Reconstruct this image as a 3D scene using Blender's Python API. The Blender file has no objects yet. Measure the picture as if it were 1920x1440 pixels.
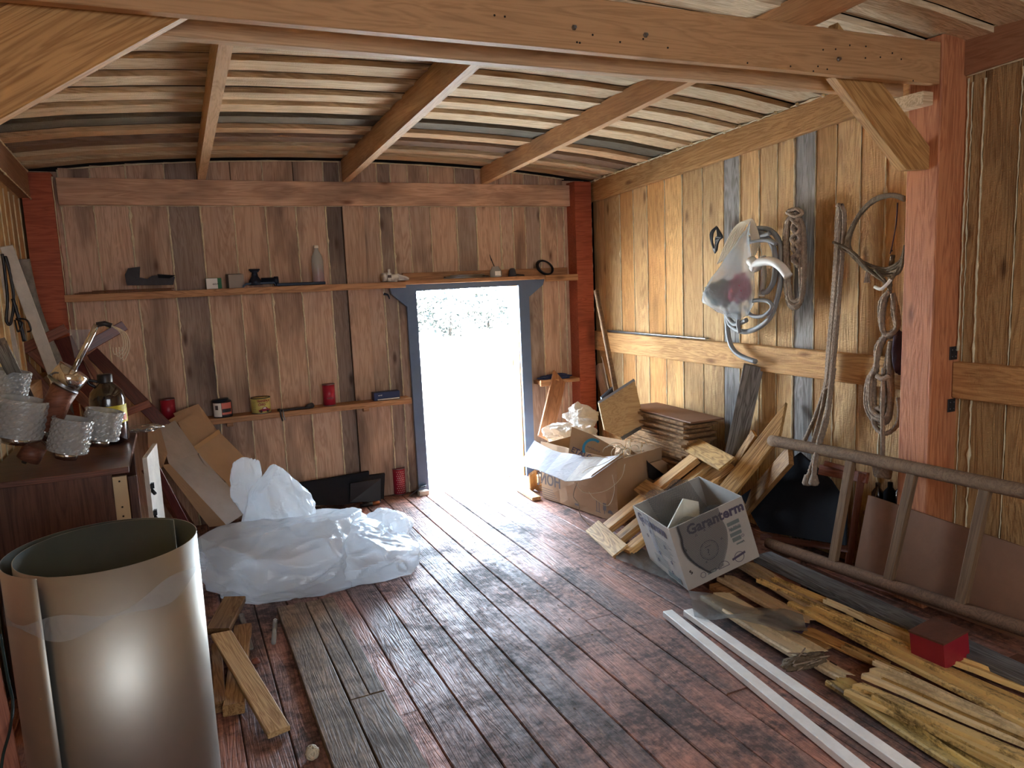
import bpy, bmesh, math, random
from mathutils import Vector, Matrix, Quaternion, noise
rnd = random.Random(7)
S = bpy.context.scene
COL = S.collection
PI = math.pi
V = Vector
# ------------------------------------------------------------------ camera (calibrated on the 1920x1440 photograph)
FPX = 1402.0; EYE = V((0, 0, 1.6))
_x = V((3140, -326, FPX)).normalized()
_y = V((-644, -168, FPX)).normalized()
_y = (_y - _x * _x.dot(_y)).normalized()
_z = _x.cross(_y)
if _z.y > 0: _z = -_z
RM = Matrix((_x, _y, _z))                      # rows: world axes in camera coordinates (right, down, forward)
cam = bpy.data.cameras.new('camera'); cam.sensor_width = 36; cam.lens = FPX * 36 / 1920
cam.clip_start = .02; cam.clip_end = 300
camo = bpy.data.objects.new('camera', cam); COL.objects.link(camo)
cx, cy, cz = RM @ V((1, 0, 0)), RM @ V((0, -1, 0)), RM @ V((0, 0, -1))
camo.matrix_world = Matrix(((cx.x, cy.x, cz.x, EYE.x), (cx.y, cy.y, cz.y, EYE.y), (cx.z, cy.z, cz.z, EYE.z), (0, 0, 0, 1)))
S.camera = camo
# ------------------------------------------------------------------ light and exposure
S.view_settings.view_transform = 'Standard'; S.view_settings.look = 'None'
S.view_settings.gamma = 1; S.view_settings.use_curve_mapping = False
S.view_settings.exposure = 0.95
W_ = bpy.data.worlds.new('sky'); S.world = W_; W_.use_nodes = True
bg = W_.node_tree.nodes['Background']; bg.inputs[0].default_value = (.62, .80, 1, 1); bg.inputs[1].default_value = 28
S.cycles.max_bounces = 10; S.cycles.diffuse_bounces = 6; S.cycles.glossy_bounces = 4; S.cycles.transparent_max_bounces = 16
S.cycles.transmission_bounces = 8; S.cycles.caustics_refractive = False; S.cycles.caustics_reflective = False
S.cycles.sample_clamp_indirect = 12; S.cycles.use_denoising = True
def sun_lamp(e, col, rot):
    l = bpy.data.lights.new('sun', 'SUN'); l.energy = e; l.angle = .01; l.color = col
    o = bpy.data.objects.new('sun', l); COL.objects.link(o); o.rotation_euler = rot; return o
sun_lamp(210, (1, .95, .88), (math.radians(48), 0, math.radians(25)))   # shines from behind the barn: the yard is in full sun
def area(name, loc, size, target, e, col, portal=False):
    l = bpy.data.lights.new(name, 'AREA'); l.shape = 'RECTANGLE'; l.size, l.size_y = size; l.energy = e; l.color = col
    o = bpy.data.objects.new(name, l); COL.objects.link(o); o.location = loc
    o.rotation_euler = (V(target) - V(loc)).to_track_quat('-Z', 'Y').to_euler()
    if portal: l.cycles.is_portal = True
    return o
area('doorway_portal', (2.08, 5.75, .78), (.86, 1.56), (2.08, 4, .78), 1, (1, 1, 1), portal=True)
area('rear_fill_lamp', (.9, -2.1, 1.3), (2.4, 2.0), (1.4, 1.6, -.2), 62, (.85, .92, 1))  # added fill lamp behind the camera, in front of a closed wall

# ------------------------------------------------------------------ helpers
def ray(u, v): return RM @ V((u - 960, v - 720, FPX))
def F(u, v, z=0.0): d = ray(u, v); return EYE + d * ((z - EYE.z) / d.z)
def Y(u, v, y): d = ray(u, v); return EYE + d * (y / d.y)
def X(u, v, x): d = ray(u, v); return EYE + d * (x / d.x)
def PL(u, v, p, n): d = ray(u, v); return EYE + d * ((V(p) - EYE).dot(V(n)) / d.dot(V(n)))
WP = V((3.206, 5.45, 0)); WU = V((0, -1, 0)); WN = V((-1, 0, 0))
def Wl(u, v, off=0.0): return PL(u, v, WP + WN * off, WN)       # on the right wall, off metres in front of its rails
def Ws(s, off, z): return WP + WU * s + WN * off + V((0, 0, z))
def ws(P): return (P - WP).dot(WU)

def link(o, parent=None, label=None, cat=None, group=None, kind=None):
    COL.objects.link(o)
    if parent is not None:
        o.parent = parent; o.matrix_parent_inverse = parent_world(parent).inverted()
    for k, v in (('label', label), ('category', cat), ('group', group), ('kind', kind)):
        if v: o[k] = v
    return o
def parent_world(o):
    return o.matrix_basis if o.parent is None else parent_world(o.parent) @ o.matrix_parent_inverse @ o.matrix_basis
def thing(name, label, cat, loc=(0, 0, 0), group=None):
    o = bpy.data.objects.new(name, None); o.empty_display_size = .05; o.location = loc
    return link(o, None, label, cat, group)
def struct(name, loc=(0, 0, 0)):
    o = bpy.data.objects.new(name, None); o.empty_display_size = .05; o.location = loc
    return link(o, kind='structure')
def mesh_obj(name, verts, faces, mat, parent=None, M=None, smooth=False, color=None, **kw):
    me = bpy.data.meshes.new(name); me.from_pydata([tuple(v) for v in verts], [], faces); me.update()
    if smooth:
        for p in me.polygons: p.use_smooth = True
    for m in (mat if isinstance(mat, (list, tuple)) else [mat]): me.materials.append(m)
    o = bpy.data.objects.new(name, me)
    if M is not None: o.matrix_basis = M
    if color: o.color = (*color[:3], 1)
    return link(o, parent, **kw)
def frame(o, xd, up=(0, 0, 1)):
    x = V(xd).normalized(); u = V(up); y = u.cross(x)
    if y.length < 1e-4: y = V((0, 1, 0)).cross(x)
    y.normalize(); z = x.cross(y)
    return Matrix(((x.x, y.x, z.x, o[0]), (x.y, y.y, z.y, o[1]), (x.z, y.z, z.z, o[2]), (0, 0, 0, 1)))
def board_geo(L, W, T, ch=.003, seg=1, warp=0., cut0=0., cut1=0., rg=rnd):
    """box along +X from 0 to L, width Y centred, thickness Z centred; chamfered long edges; optional skew-cut ends and warp"""
    hw, ht = W / 2, T / 2; c = min(ch, hw * .6, ht * .6)
    prof = [(-hw + c, -ht), (hw - c, -ht), (hw, -ht + c), (hw, ht - c), (hw - c, ht), (-hw + c, ht), (-hw, ht - c), (-hw, -ht + c)]
    vs = []; fs = []
    for i in range(seg + 1):
        t = i / seg; dy = rg.uniform(-1, 1) * warp if 0 < i < seg else 0; dz = rg.uniform(-1, 1) * warp * .6 if 0 < i < seg else 0
        for (y, z) in prof:
            x = t * L
            if i == 0: x += cut0 * (y / W)
            if i == seg: x += cut1 * (y / W)
            vs.append((x, y + dy, z + dz))
    for i in range(seg):
        for k in range(8):
            a = i * 8 + k; b = i * 8 + (k + 1) % 8
            fs.append((a, b, b + 8, a + 8))
    fs.append(tuple(range(7, -1, -1))); n = seg * 8; fs.append(tuple(range(n, n + 8)))
    return vs, fs
def board(name, P, Q, W, T, mat, parent=None, up=(0, 0, 1), color=None, **k):
    """a board running from P to Q (centres of its ends); width lies across, thickness along up"""
    P, Q = V(P), V(Q); kw = {a: k.pop(a) for a in ('ch', 'seg', 'warp', 'cut0', 'cut1') if a in k}
    vs, fs = board_geo((Q - P).length, W, T, **kw)
    return mesh_obj(name, vs, fs, mat, parent, frame(P, Q - P, up), color=color, **k)
def block(name, c, size, mat, parent=None, rot=0., tilt=(0, 0), ch=.003, color=None, **k):
    vs, fs = board_geo(size[0], size[1], size[2], ch); vs = [(x - size[0] / 2, y, z) for x, y, z in vs]
    M = Matrix.Translation(V(c)) @ Matrix.Rotation(rot, 4, 'Z') @ Matrix.Rotation(tilt[0], 4, 'X') @ Matrix.Rotation(tilt[1], 4, 'Y')
    return mesh_obj(name, vs, fs, mat, parent, M, color=color, **k)
def slab(name, pts, t, mat, parent=None, n=None, origin=None, **k):
    """polygon given by world points, thickened by t along its normal (or n); local coordinates kept small"""
    pts = [V(p) for p in pts]; o = V(origin) if origin is not None else sum(pts, V()) / len(pts)
    nn = V(n) if n is not None else (pts[1] - pts[0]).cross(pts[2] - pts[0]).normalized()
    m = len(pts); vs = [p - o for p in pts] + [p - o + nn * t for p in pts]
    fs = [tuple(range(m))[::-1], tuple(range(m, 2 * m))] + [(i, (i + 1) % m, m + (i + 1) % m, m + i) for i in range(m)]
    return mesh_obj(name, vs, fs, mat, parent, Matrix.Translation(o), **k)
def sm(pts, n=8, closed=False):
    """Catmull-Rom through points"""
    P = [V(p) for p in pts]; out = []; m = len(P); rngs = range(m if closed else m - 1)
    g = lambda i: P[i % m] if closed else P[max(0, min(m - 1, i))]
    for i in rngs:
        a, b, c, d = g(i - 1), g(i), g(i + 1), g(i + 2)
        for j in range(n):
            t = j / n
            out.append(.5 * ((2 * b) + (c - a) * t + (2 * a - 5 * b + 4 * c - d) * t * t + (3 * b - a - 3 * c + d) * t ** 3))
    if not closed: out.append(P[-1])
    return out
def resample(P, step):
    out = [P[0]]; acc = 0
    for a, b in zip(P, P[1:]):
        L = (b - a).length; d = step - acc
        while d <= L and L > 0: out.append(a.lerp(b, d / L)); d += step
        acc = (acc + L) % step if L > 0 else acc
        acc = L - (d - step)
    if (out[-1] - P[-1]).length > step * .3: out.append(P[-1])
    return out
def tube_geo(P, r, n=8, twist=0, lobes=3, amp=.28, closed=False, caps=True, rad=None, step=None):
    if step: P = resample(P, step)
    m = len(P); vs = []; fs = []; T0 = None; N = None; s = 0
    for i in range(m):
        a = P[i - 1] if (i or closed) else P[i]; b = P[(i + 1) % m] if (i < m - 1 or closed) else P[i]
        T = (b - a)
        T = T.normalized() if T.length > 1e-9 else V((0, 0, 1))
        if N is None:
            N = T.orthogonal().normalized()
        else:
            q = T0.rotation_difference(T); N = (q @ N); N = (N - T * N.dot(T)).normalized()
        B = T.cross(N); T0 = T
        if i: s += (P[i] - P[i - 1]).length
        rr = r if rad is None else r * rad(i / (m - 1))
        for k in range(n):
            th = 2 * PI * k / n
            q = rr * (1 + (amp * (abs(math.cos(lobes / 2 * (th - twist * s))) - .6) if twist else 0))
            vs.append(P[i] + (N * math.cos(th) + B * math.sin(th)) * q)
    for i in range(m if closed else m - 1):
        for k in range(n):
            a = i * n + k; b = i * n + (k + 1) % n; j = (i + 1) % m * n
            fs.append((a, b, j + (k + 1) % n, j + k))
    if caps and not closed:
        fs.append(tuple(range(n))[::-1]); fs.append(tuple(range((m - 1) * n, m * n)))
    return vs, fs
def tube(name, P, r, mat, parent=None, n=8, origin=None, color=None, **k):
    kw = {a: k.pop(a) for a in ('twist', 'lobes', 'amp', 'closed', 'caps', 'rad', 'step') if a in k}
    P = [V(p) for p in P]; o = V(origin) if origin is not None else P[0].copy()
    vs, fs = tube_geo([p - o for p in P], r, n, **kw)
    return mesh_obj(name, vs, fs, mat, parent, Matrix.Translation(o), smooth=True, color=color, **k)
def lathe(name, prof, M, mat, parent=None, n=32, smooth=True, caps=True, **k):
    vs = []; fs = []
    for (r, z) in prof:
        for j in range(n): a = 2 * PI * j / n; vs.append((r * math.cos(a), r * math.sin(a), z))
    for i in range(len(prof) - 1):
        for j in range(n): fs.append((i * n + j, i * n + (j + 1) % n, (i + 1) * n + (j + 1) % n, (i + 1) * n + j))
    if caps:
        fs.append(tuple(range(n))[::-1]); fs.append(tuple(range((len(prof) - 1) * n, len(prof) * n)))
    return mesh_obj(name, vs, fs, mat, parent, M, smooth=smooth, **k)
def upright(p, up=(0, 0, 1), spin=0.):
    q = V((0, 0, 1)).rotation_difference(V(up))
    return Matrix.Translation(V(p)) @ q.to_matrix().to_4x4() @ Matrix.Rotation(spin, 4, 'Z')
def text(s, M, size, mat, parent, name='lettering', bold=0., align='LEFT', sx=1., **k):
    c = bpy.data.curves.new(name, 'FONT'); c.body = s; c.size = size; c.extrude = .0003; c.offset = bold; c.align_x = align
    c.materials.append(mat); c.resolution_u = 2
    tmp = bpy.data.objects.new('t', c); me = bpy.data.meshes.new_from_object(tmp); bpy.data.objects.remove(tmp); bpy.data.curves.remove(c)
    me.name = name; o = bpy.data.objects.new(name, me); o.matrix_basis = M @ Matrix.Diagonal((sx, 1, 1, 1))
    return link(o, parent, **k)
def join_geo(parts):
    vs = []; fs = []
    for a, b in parts:
        n = len(vs); vs += list(a); fs += [tuple(i + n for i in f) for f in b]
    return vs, fs

# ------------------------------------------------------------------ materials
def nt(name):
    m = bpy.data.materials.new(name); m.use_nodes = True; t = m.node_tree
    return m, t.nodes, t.links, t.nodes['Principled BSDF']
def rgb(h):
    if isinstance(h, str):
        c = [int(h[i:i + 2], 16) / 255 for i in (0, 2, 4)]
        return tuple(x / 12.92 if x <= .04045 else ((x + .055) / 1.055) ** 2.4 for x in c) + (1,)
    return (*h[:3], 1)
def node(N, t, **k):
    n = N.new(t)
    for a, b in k.items():
        if a == 'inp':
            for i, v in b.items(): n.inputs[i].default_value = v
        else: setattr(n, a, b)
    return n
def mixc(N, Lk, fac, a, b, bt='MIX'):
    n = N.new('ShaderNodeMix'); n.data_type = 'RGBA'; n.blend_type = bt
    for i, v in ((0, fac), (6, a), (7, b)):
        if hasattr(v, 'is_output'): Lk.new(v, n.inputs[i])
        else: n.inputs[i].default_value = v
    return n.outputs[2]
def ramp(N, Lk, fac, stops):
    n = N.new('ShaderNodeValToRGB'); e = n.color_ramp.elements
    while len(e) < len(stops): e.new(.5)
    for x, (p, c) in zip(e, stops): x.position = p; x.color = rgb(c) if isinstance(c, str) else (c if isinstance(c, tuple) else (c, c, c, 1))
    Lk.new(fac, n.inputs[0]); return n.outputs[0]
def mth(N, Lk, op, a, b=None):
    n = N.new('ShaderNodeMath'); n.operation = op
    for i, v in ((0, a), (1, b)):
        if v is None: continue
        if hasattr(v, 'is_output'): Lk.new(v, n.inputs[i])
        else: n.inputs[i].default_value = v
    return n.outputs[0]
def wood(name, light, dark, rough=.7, bump=.3, knots=.7, stain='3a332f', stain_amt=.35, saw=.0, spec=.3, grain=1., dirt=None, dirt_amt=.0, world_dirt=False, stain_lo=.55):
    """sawn timber: grain along local X, knots, weather stain, per-object shift and tint"""
    m, N, L, B = nt(name)
    tc = N.new('ShaderNodeTexCoord'); oi = N.new('ShaderNodeObjectInfo')
    cmb = N.new('ShaderNodeCombineXYZ')
    for i, k in enumerate((37., 11., 5.)): L.new(mth(N, L, 'MULTIPLY', oi.outputs['Random'], k), cmb.inputs[i])
    ad = node(N, 'ShaderNodeVectorMath', operation='ADD'); L.new(tc.outputs['Object'], ad.inputs[0]); L.new(cmb.outputs[0], ad.inputs[1])
    def mapped(s):
        mp = N.new('ShaderNodeMapping'); mp.inputs['Scale'].default_value = s; L.new(ad.outputs[0], mp.inputs[0]); return mp.outputs[0]
    def nz(s, sc, det=4, ro=.55, dist=0.):
        n = node(N, 'ShaderNodeTexNoise', inp={'Scale': sc, 'Detail': det, 'Roughness': ro, 'Distortion': dist}); L.new(mapped(s), n.inputs['Vector']); return n.outputs['Fac']
    fine = nz((2.2, 60, 60), 2.2, 3, .6)
    wide = nz((.8, 9, 9), 1.6, 3, .6, 1.2)
    ring = mth(N, L, 'FRACT', mth(N, L, 'MULTIPLY', wide, 7 * grain))
    ring = mth(N, L, 'ABSOLUTE', mth(N, L, 'SUBTRACT', ring, .5))
    g = mth(N, L, 'ADD', mth(N, L, 'MULTIPLY', fine, .65), mth(N, L, 'MULTIPLY', ring, .7))
    base = ramp(N, L, g, [(.28, dark), (.62, light)])
    big = nz((.5, 1.6, 1.6), 2.5, 3)
    base = mixc(N, L, mth(N, L, 'MULTIPLY', ramp(N, L, big, [(stain_lo, 0.), (stain_lo + .2, 1.)]), stain_amt), base, rgb(stain))
    vo = node(N, 'ShaderNodeTexVoronoi', inp={'Scale': 2.6, 'Randomness': 1}); L.new(mapped((.9, 2.6, .35)), vo.inputs['Vector'])
    kn = ramp(N, L, vo.outputs['Distance'], [(.05, 1.), (.15, 0.)])
    base = mixc(N, L, mth(N, L, 'MULTIPLY', kn, knots), base, rgb(dark)[:3] + (1,) if False else (rgb(dark)[0] * .35, rgb(dark)[1] * .28, rgb(dark)[2] * .25, 1))
    base = mixc(N, L, 1., base, oi.outputs['Color'], 'MULTIPLY')
    rv = mth(N, L, 'MULTIPLY_ADD', oi.outputs['Random'], .35); 
    hv = N.new('ShaderNodeHueSaturation'); L.new(base, hv.inputs['Color']); L.new(mth(N, L, 'ADD', mth(N, L, 'MULTIPLY', oi.outputs['Random'], .3), .85), hv.inputs['Value'])
    base = hv.outputs[0]
    rsock = None
    if dirt:
        co = tc.outputs['Object']
        if world_dirt:
            geo = N.new('ShaderNodeNewGeometry'); co = geo.outputs['Position']
        d1 = node(N, 'ShaderNodeTexNoise', inp={'Scale': 2.2 if world_dirt else 5, 'Detail': 9, 'Roughness': .7, 'Distortion': .6}); L.new(co, d1.inputs['Vector'])
        d2 = node(N, 'ShaderNodeTexNoise', inp={'Scale': 26, 'Detail': 5, 'Roughness': .75}); L.new(co, d2.inputs['Vector'])
        dd = mth(N, L, 'ADD', mth(N, L, 'MULTIPLY', d1.outputs['Fac'], .6), mth(N, L, 'MULTIPLY', d2.outputs['Fac'], .4))
        df = mth(N, L, 'MULTIPLY', ramp(N, L, dd, [(.44, 0.), (.58, 1.)]), dirt_amt)
        base = mixc(N, L, df, base, rgb(dirt))
        rsock = mth(N, L, 'ADD', mth(N, L, 'MULTIPLY', df, .35), rough)
    L.new(base, B.inputs['Base Color'])
    B.inputs['Roughness'].default_value = rough; B.inputs['Specular IOR Level'].default_value = spec
    if rsock is not None: L.new(rsock, B.inputs['Roughness'])
    bp = node(N, 'ShaderNodeBump', inp={'Strength': bump, 'Distance': .004})
    h = g
    if saw:
        sw = nz((55, 14, 14), 3.2, 2, .7); h = mth(N, L, 'ADD', g, mth(N, L, 'MULTIPLY', sw, saw))
    L.new(h, bp.inputs['Height']); L.new(bp.outputs[0], B.inputs['Normal'])
    return m
def plain(name, col, rough=.5, metal=0., spec=.5, bump=0., bscale=40, var=0., trans=0., ior=1.45, alpha=1., tint=False, coat=0.):
    m, N, L, B = nt(name)
    B.inputs['Base Color'].default_value = rgb(col); B.inputs['Roughness'].default_value = rough; B.inputs['Metallic'].default_value = metal
    B.inputs['Specular IOR Level'].default_value = spec; B.inputs['Transmission Weight'].default_value = trans; B.inputs['IOR'].default_value = ior
    B.inputs['Alpha'].default_value = alpha; B.inputs['Coat Weight'].default_value = coat
    tc = N.new('ShaderNodeTexCoord')
    if var:
        n = node(N, 'ShaderNodeTexNoise', inp={'Scale': bscale * .25, 'Detail': 5, 'Roughness': .65}); L.new(tc.outputs['Object'], n.inputs['Vector'])
        c = rgb(col); d = tuple(x * (1 - var) for x in c[:3]) + (1,)
        s = ramp(N, L, n.outputs['Fac'], [(.35, d), (.65, c)])
        if tint: oi = N.new('ShaderNodeObjectInfo'); s = mixc(N, L, 1., s, oi.outputs['Color'], 'MULTIPLY')
        L.new(s, B.inputs['Base Color'])
    if bump:
        n = node(N, 'ShaderNodeTexNoise', inp={'Scale': bscale, 'Detail': 5, 'Roughness': .6}); L.new(tc.outputs['Object'], n.inputs['Vector'])
        b = node(N, 'ShaderNodeBump', inp={'Strength': bump, 'Distance': .01}); L.new(n.outputs['Fac'], b.inputs['Height']); L.new(b.outputs[0], B.inputs['Normal'])
    return m
def film(name, col, clear=.3, rough=.25, bump=.4, bscale=18, transl=.5):
    m, N, L, B = nt(name); out = N['Material Output']
    B.inputs['Base Color'].default_value = rgb(col); B.inputs['Roughness'].default_value = rough; B.inputs['Specular IOR Level'].default_value = .7
    tr = node(N, 'ShaderNodeBsdfTranslucent'); tr.inputs[0].default_value = rgb(col)
    tp = N.new('ShaderNodeBsdfTransparent'); tp.inputs[0].default_value = (.95, .97, 1, 1)
    tc = N.new('ShaderNodeTexCoord'); n = node(N, 'ShaderNodeTexNoise', inp={'Scale': bscale, 'Detail': 3, 'Roughness': .5, 'Distortion': 1.5}); L.new(tc.outputs['Object'], n.inputs['Vector'])
    b = node(N, 'ShaderNodeBump', inp={'Strength': bump, 'Distance': .02}); L.new(n.outputs['Fac'], b.inputs['Height'])
    L.new(b.outputs[0], B.inputs['Normal']); L.new(b.outputs[0], tr.inputs['Normal'])
    m1 = N.new('ShaderNodeMixShader'); m1.inputs[0].default_value = transl; L.new(B.outputs[0], m1.inputs[1]); L.new(tr.outputs[0], m1.inputs[2])
    m2 = N.new('ShaderNodeMixShader'); m2.inputs[0].default_value = clear; L.new(m1.outputs[0], m2.inputs[1]); L.new(tp.outputs[0], m2.inputs[2])
    L.new(m2.outputs[0], out.inputs[0]); return m

MB_ = wood('back_pine', 'cdae96', 'b08f78', .7, .2, .9, '5c4c44', .75, spec=.2, stain_lo=.5)
MR = wood('golden_pine', 'd6b07c', 'b38a5c', .8, .8, .8, '6b5137', .45, saw=.8)
MG = wood('grey_timber', '8d8a86', '59544f', .8, .5, .6, '3f3b38', .5, saw=.3)
MC = wood('ceiling_lath', 'dcc5a2', 'b99d7a', .85, .7, .5, '40322a', .45, saw=.9)
MBEAM = wood('beam_pine', 'bf9f7c', 'aa8a68', .65, .2, .3, '55402f', .35, saw=.15)
MRED = wood('red_stained_post', 'c08058', 'a0603f', .6, .35, .8, '3f1410', .4, saw=.2, spec=.35)
MFL = wood('painted_floor', 'b9826e', '8f5e4e', .5, .9, .35, '5e524c', .6, spec=.45, dirt='2b2624', dirt_amt=.85, world_dirt=True, stain_lo=.45)
MLOOSE = wood('grey_floor_plank', '957e66', '68543f', .55, .5, .5, '3e3630', .4, spec=.4, dirt='2e2823', dirt_amt=.5)
MNEW = wood('pale_plank', 'c9a877', 'a27e52', .6, .3, .8, '7a6247', .3)
MSCRAP = wood('scrap_board', 'b79564', '85633c', .7, .5, .7, '4d3b2b', .5, saw=.4)
MROUND = wood('weathered_pole', '6f5a45', '5a4736', .85, .2, .1, '2e2924', .5)
MSHELF = wood('shelf_pine', 'b98a62', '936846', .6, .2, .6, '5c4636', .4)
MFOAM = plain('foam', 'e6d8b4', .8, bump=.6, bscale=60, var=.3)
MDARK = plain('dark_backing', '1c1512', .9)
MBLUE = plain('flare_tinted_grey_paint', '5f7390', .45, spec=.45, bump=.15, bscale=25, var=.15)  # grey paint with the blue of lens flare mixed into its colour
MSTEEL = plain('dull_steel', '8d9094', .35, 1., bump=.1)
MRUST = plain('old_iron', '3b3a3c', .55, .7, bump=.3)

# ------------------------------------------------------------------ shell
XL, YB, Y0 = -.76, 5.50, -2.2
def jit(a, b, k=0.08): return tuple(rnd.uniform(a, b) * (1 + rnd.uniform(-k, k)) for _ in range(3))
def tint(lo=.85, hi=1.12, warm=.05):
    v = rnd.uniform(lo, hi); w = rnd.uniform(-warm, warm); return (v * (1 + w), v, v * (1 - w))
def zc(x, y):
    t = min(1, max(0, (x - XL) / (3.21 - XL)))
    return 2.362 + .051 * (5.45 - y) + .128 * (4 * t * (1 - t)) ** .8
floor = struct('floor'); ceiling = struct('ceiling'); wb = struct('wall_back'); wr = struct('wall_right'); wl = struct('wall_left'); wf = struct('wall_front')
# floor
mesh_obj('subfloor', [(-1, -2.3, -.05), (3.5, -2.3, -.05), (3.5, 5.62, -.05), (-1, 5.62, -.05), (-1, -2.3, -.09), (3.5, -2.3, -.09), (3.5, 5.62, -.09), (-1, 5.62, -.09)], [(0, 1, 2, 3), (7, 6, 5, 4), (0, 4, 5, 1), (1, 5, 6, 2), (2, 6, 7, 3), (3, 7, 4, 0)], MDARK, floor)
x = .093 - .1545 * 6
while x < 3.35:
    cuts = [-2.2] + sorted(rnd.uniform(1.2, 5.0) for _ in range(rnd.choice((0, 0, 1)))) + [5.53]
    for a, b in zip(cuts, cuts[1:]):
        dz = rnd.uniform(-.0015, .0015)
        board('floor_plank', (x + .0772, a + .0015, -.02 + dz), (x + .0772, b - .0015, -.02 + dz), .151, .04, MFL, floor, ch=.004, seg=5, warp=.0006, color=tint(.85, 1.2, .06))
    x += .1545
# threshold sill
board('sill', (1.66, 5.555, -.02), (2.56, 5.555, -.02), .12, .04, MLOOSE, floor)
# back wall
jb = [XL + .03, -.558, -.382, -.18, .046, .244, .452, .661, .865, 1.072, 1.186, 1.341, 1.459, 1.56, 1.69, 1.853, 2.063, 2.226, 2.429, 2.54, 2.645, 2.78, 2.93, 2.995, 3.2]
DX0, DX1, DZ = 1.693, 2.527, 1.553
greys = {4: .82, 9: .62, 12: .85, 16: .85, 20: .8}
foam_n = 0
def foam_line(P, Q, r=.0045, parent=None, nn=(0, -1, 0), name='foam_bead'):
    P, Q = V(P), V(Q); L = (Q - P).length; n = max(3, int(L / .03)); pts = []; rad = []
    side = (Q - P).normalized().cross(V(nn))
    for i in range(n + 1):
        pts.append(P.lerp(Q, i / n) + side * rnd.gauss(0, .0012)); rad.append(rnd.uniform(.6, 1.15) * (2.0 if rnd.random() < .035 else 1))
    rad[0] = 1.6; rad[-1] = 1.5
    return tube(name, pts, r, MFOAM, parent, n=6, rad=lambda t: rad[min(n, int(round(t * n)))])
for i, (a, b) in enumerate(zip(jb, jb[1:])):
    c = (a + b) / 2; w = b - a - .004; top = zc(c, YB) + .0
    z0 = 0
    if DX0 - .05 < c < DX1 + .05: z0 = DZ + .03
    col = tint(.88, 1.12, .05)
    if i in greys: g = greys[i]; col = (g * .82, g * .9, g * 1.0)
    yy = YB + .02 if i != 10 else YB - .005
    board('plank', (c, yy, z0), (c, yy, top), w, .03, MB_, wb, up=(0, -1, 0), ch=.002, seg=6, warp=.0015, color=col)
    if i and not (DX0 - .02 < a < DX1 + .02 and False):
        zz = DZ + .12 if DX0 - .02 < a < DX1 + .02 else 0
        if a not in (1.341, 1.186) and rnd.random() < .9: foam_line((a, YB + .003, zz), (a, YB + .003, 2.175), rnd.choice((.0045, .006, .007)), wb)
        if rnd.random() < .8: foam_line((a, YB + .003, 2.342), (a, YB + .003, zc(a, YB)), .004, wb)
for q in ((XL - .1, DX0 - .02, -.15, 2.6), (DX1 + .02, 3.4, -.15, 2.6), (DX0 - .02, DX1 + .02, DZ + .02, 2.6)):
    block('sheathing', ((q[0] + q[1]) / 2, 5.575, (q[2] + q[3]) / 2), (q[1] - q[0], .07, q[3] - q[2]), MDARK, wb)
board('top_beam', (-.565, 5.475, 2.258), (3.03, 5.475, 2.258), .165, .05, MB_, wb, up=(0, -1, 0), seg=8, warp=.001, color=(1.1, 1.0, .92))
foam_line((-.56, 5.492, 2.174), (3.0, 5.492, 2.174), .003, wb, (0, -1, 0))
fp = [(x, 5.488, zc(x, 5.49) - .004) for x in [(-.5 + .1 * k) for k in range(36)]]
tube('foam_bead', fp, .005, MFOAM, wb, n=6, rad=lambda t: 1 + .5 * math.sin(t * 97) * math.sin(t * 41))
block('corner_post', (-.665, 5.46, 1.18), (.16, .16, 2.36), MRED, wb, ch=.004, color=(.75, .45, .42))
block('corner_post', (3.105, 5.44, 1.18), (.15, .15, 2.36), MRED, wb, rot=0, ch=.004, color=(.72, .42, .44))
foam_line((-.583, 5.42, .0), (-.583, 5.42, 2.34), .005, wb); foam_line((3.185, 5.38, 0), (3.185, 5.38, 2.2), .004, wb)
# right wall
sj = [0, .17, .405, .59, .771, .986, 1.186, 1.4, 1.608, 1.758, 1.923, 2.068, 2.201, 2.352, 2.491, 2.645, 2.794, 2.93, 3.06, 3.215, 3.27, 3.425] + [3.6 + .17 * k for k in range(25)]
rg = {8: (.62, .66, .74), 12: (.6, .6, .64), 13: (.78, .7, .6), 2: (.9, .75, .6), 4: (1.05, .85, .65), 5: (1.1, 1, .85)}
for i, (a, b) in enumerate(zip(sj, sj[1:])):
    c = (a + b) / 2; col = tint(.88, 1.15, .06)
    if i in rg: col = rg[i]
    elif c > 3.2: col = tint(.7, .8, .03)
    m = MG if i in (8, 12) else MR
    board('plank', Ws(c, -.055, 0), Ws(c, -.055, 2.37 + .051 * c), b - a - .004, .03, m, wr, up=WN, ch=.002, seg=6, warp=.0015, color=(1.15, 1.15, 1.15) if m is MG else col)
    if a > .3 and (rnd.random() < .85 or a > 3.2): foam_line(Ws(a, -.038, 0), Ws(a, -.038, 2.2 + .051 * a), rnd.choice((.003, .005, .0065)), wr, WN)
mesh_obj('sheathing', [Ws(-.3, -.075, -.05), Ws(8, -.075, -.05), Ws(8, -.075, 3.1), Ws(-.3, -.075, 3.1), Ws(-.3, -.13, -.05), Ws(8, -.13, -.05), Ws(8, -.13, 3.1), Ws(-.3, -.13, 3.1)], [(0, 1, 2, 3), (7, 6, 5, 4), (0, 4, 5, 1), (1, 5, 6, 2), (2, 6, 7, 3), (3, 7, 4, 0)], MDARK, wr)
SP = 3.20                                          # near face of the post
sfar = ws(Wl(1697, 400, .14))
board('eave_beam', Ws(0.02, -.025, 2.281), Ws(sfar, -.025, 2.281 + .052 * sfar), .155, .05, MR, wr, up=WN, seg=10, warp=.002, ch=.005, color=(.8, .68, .55))
board('eave_beam', Ws(SP, -.025, 2.472), Ws(7.6, -.025, 2.68), .16, .05, MBEAM, wr, up=WN, ch=.005, color=(.75, .55, .5))
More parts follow.
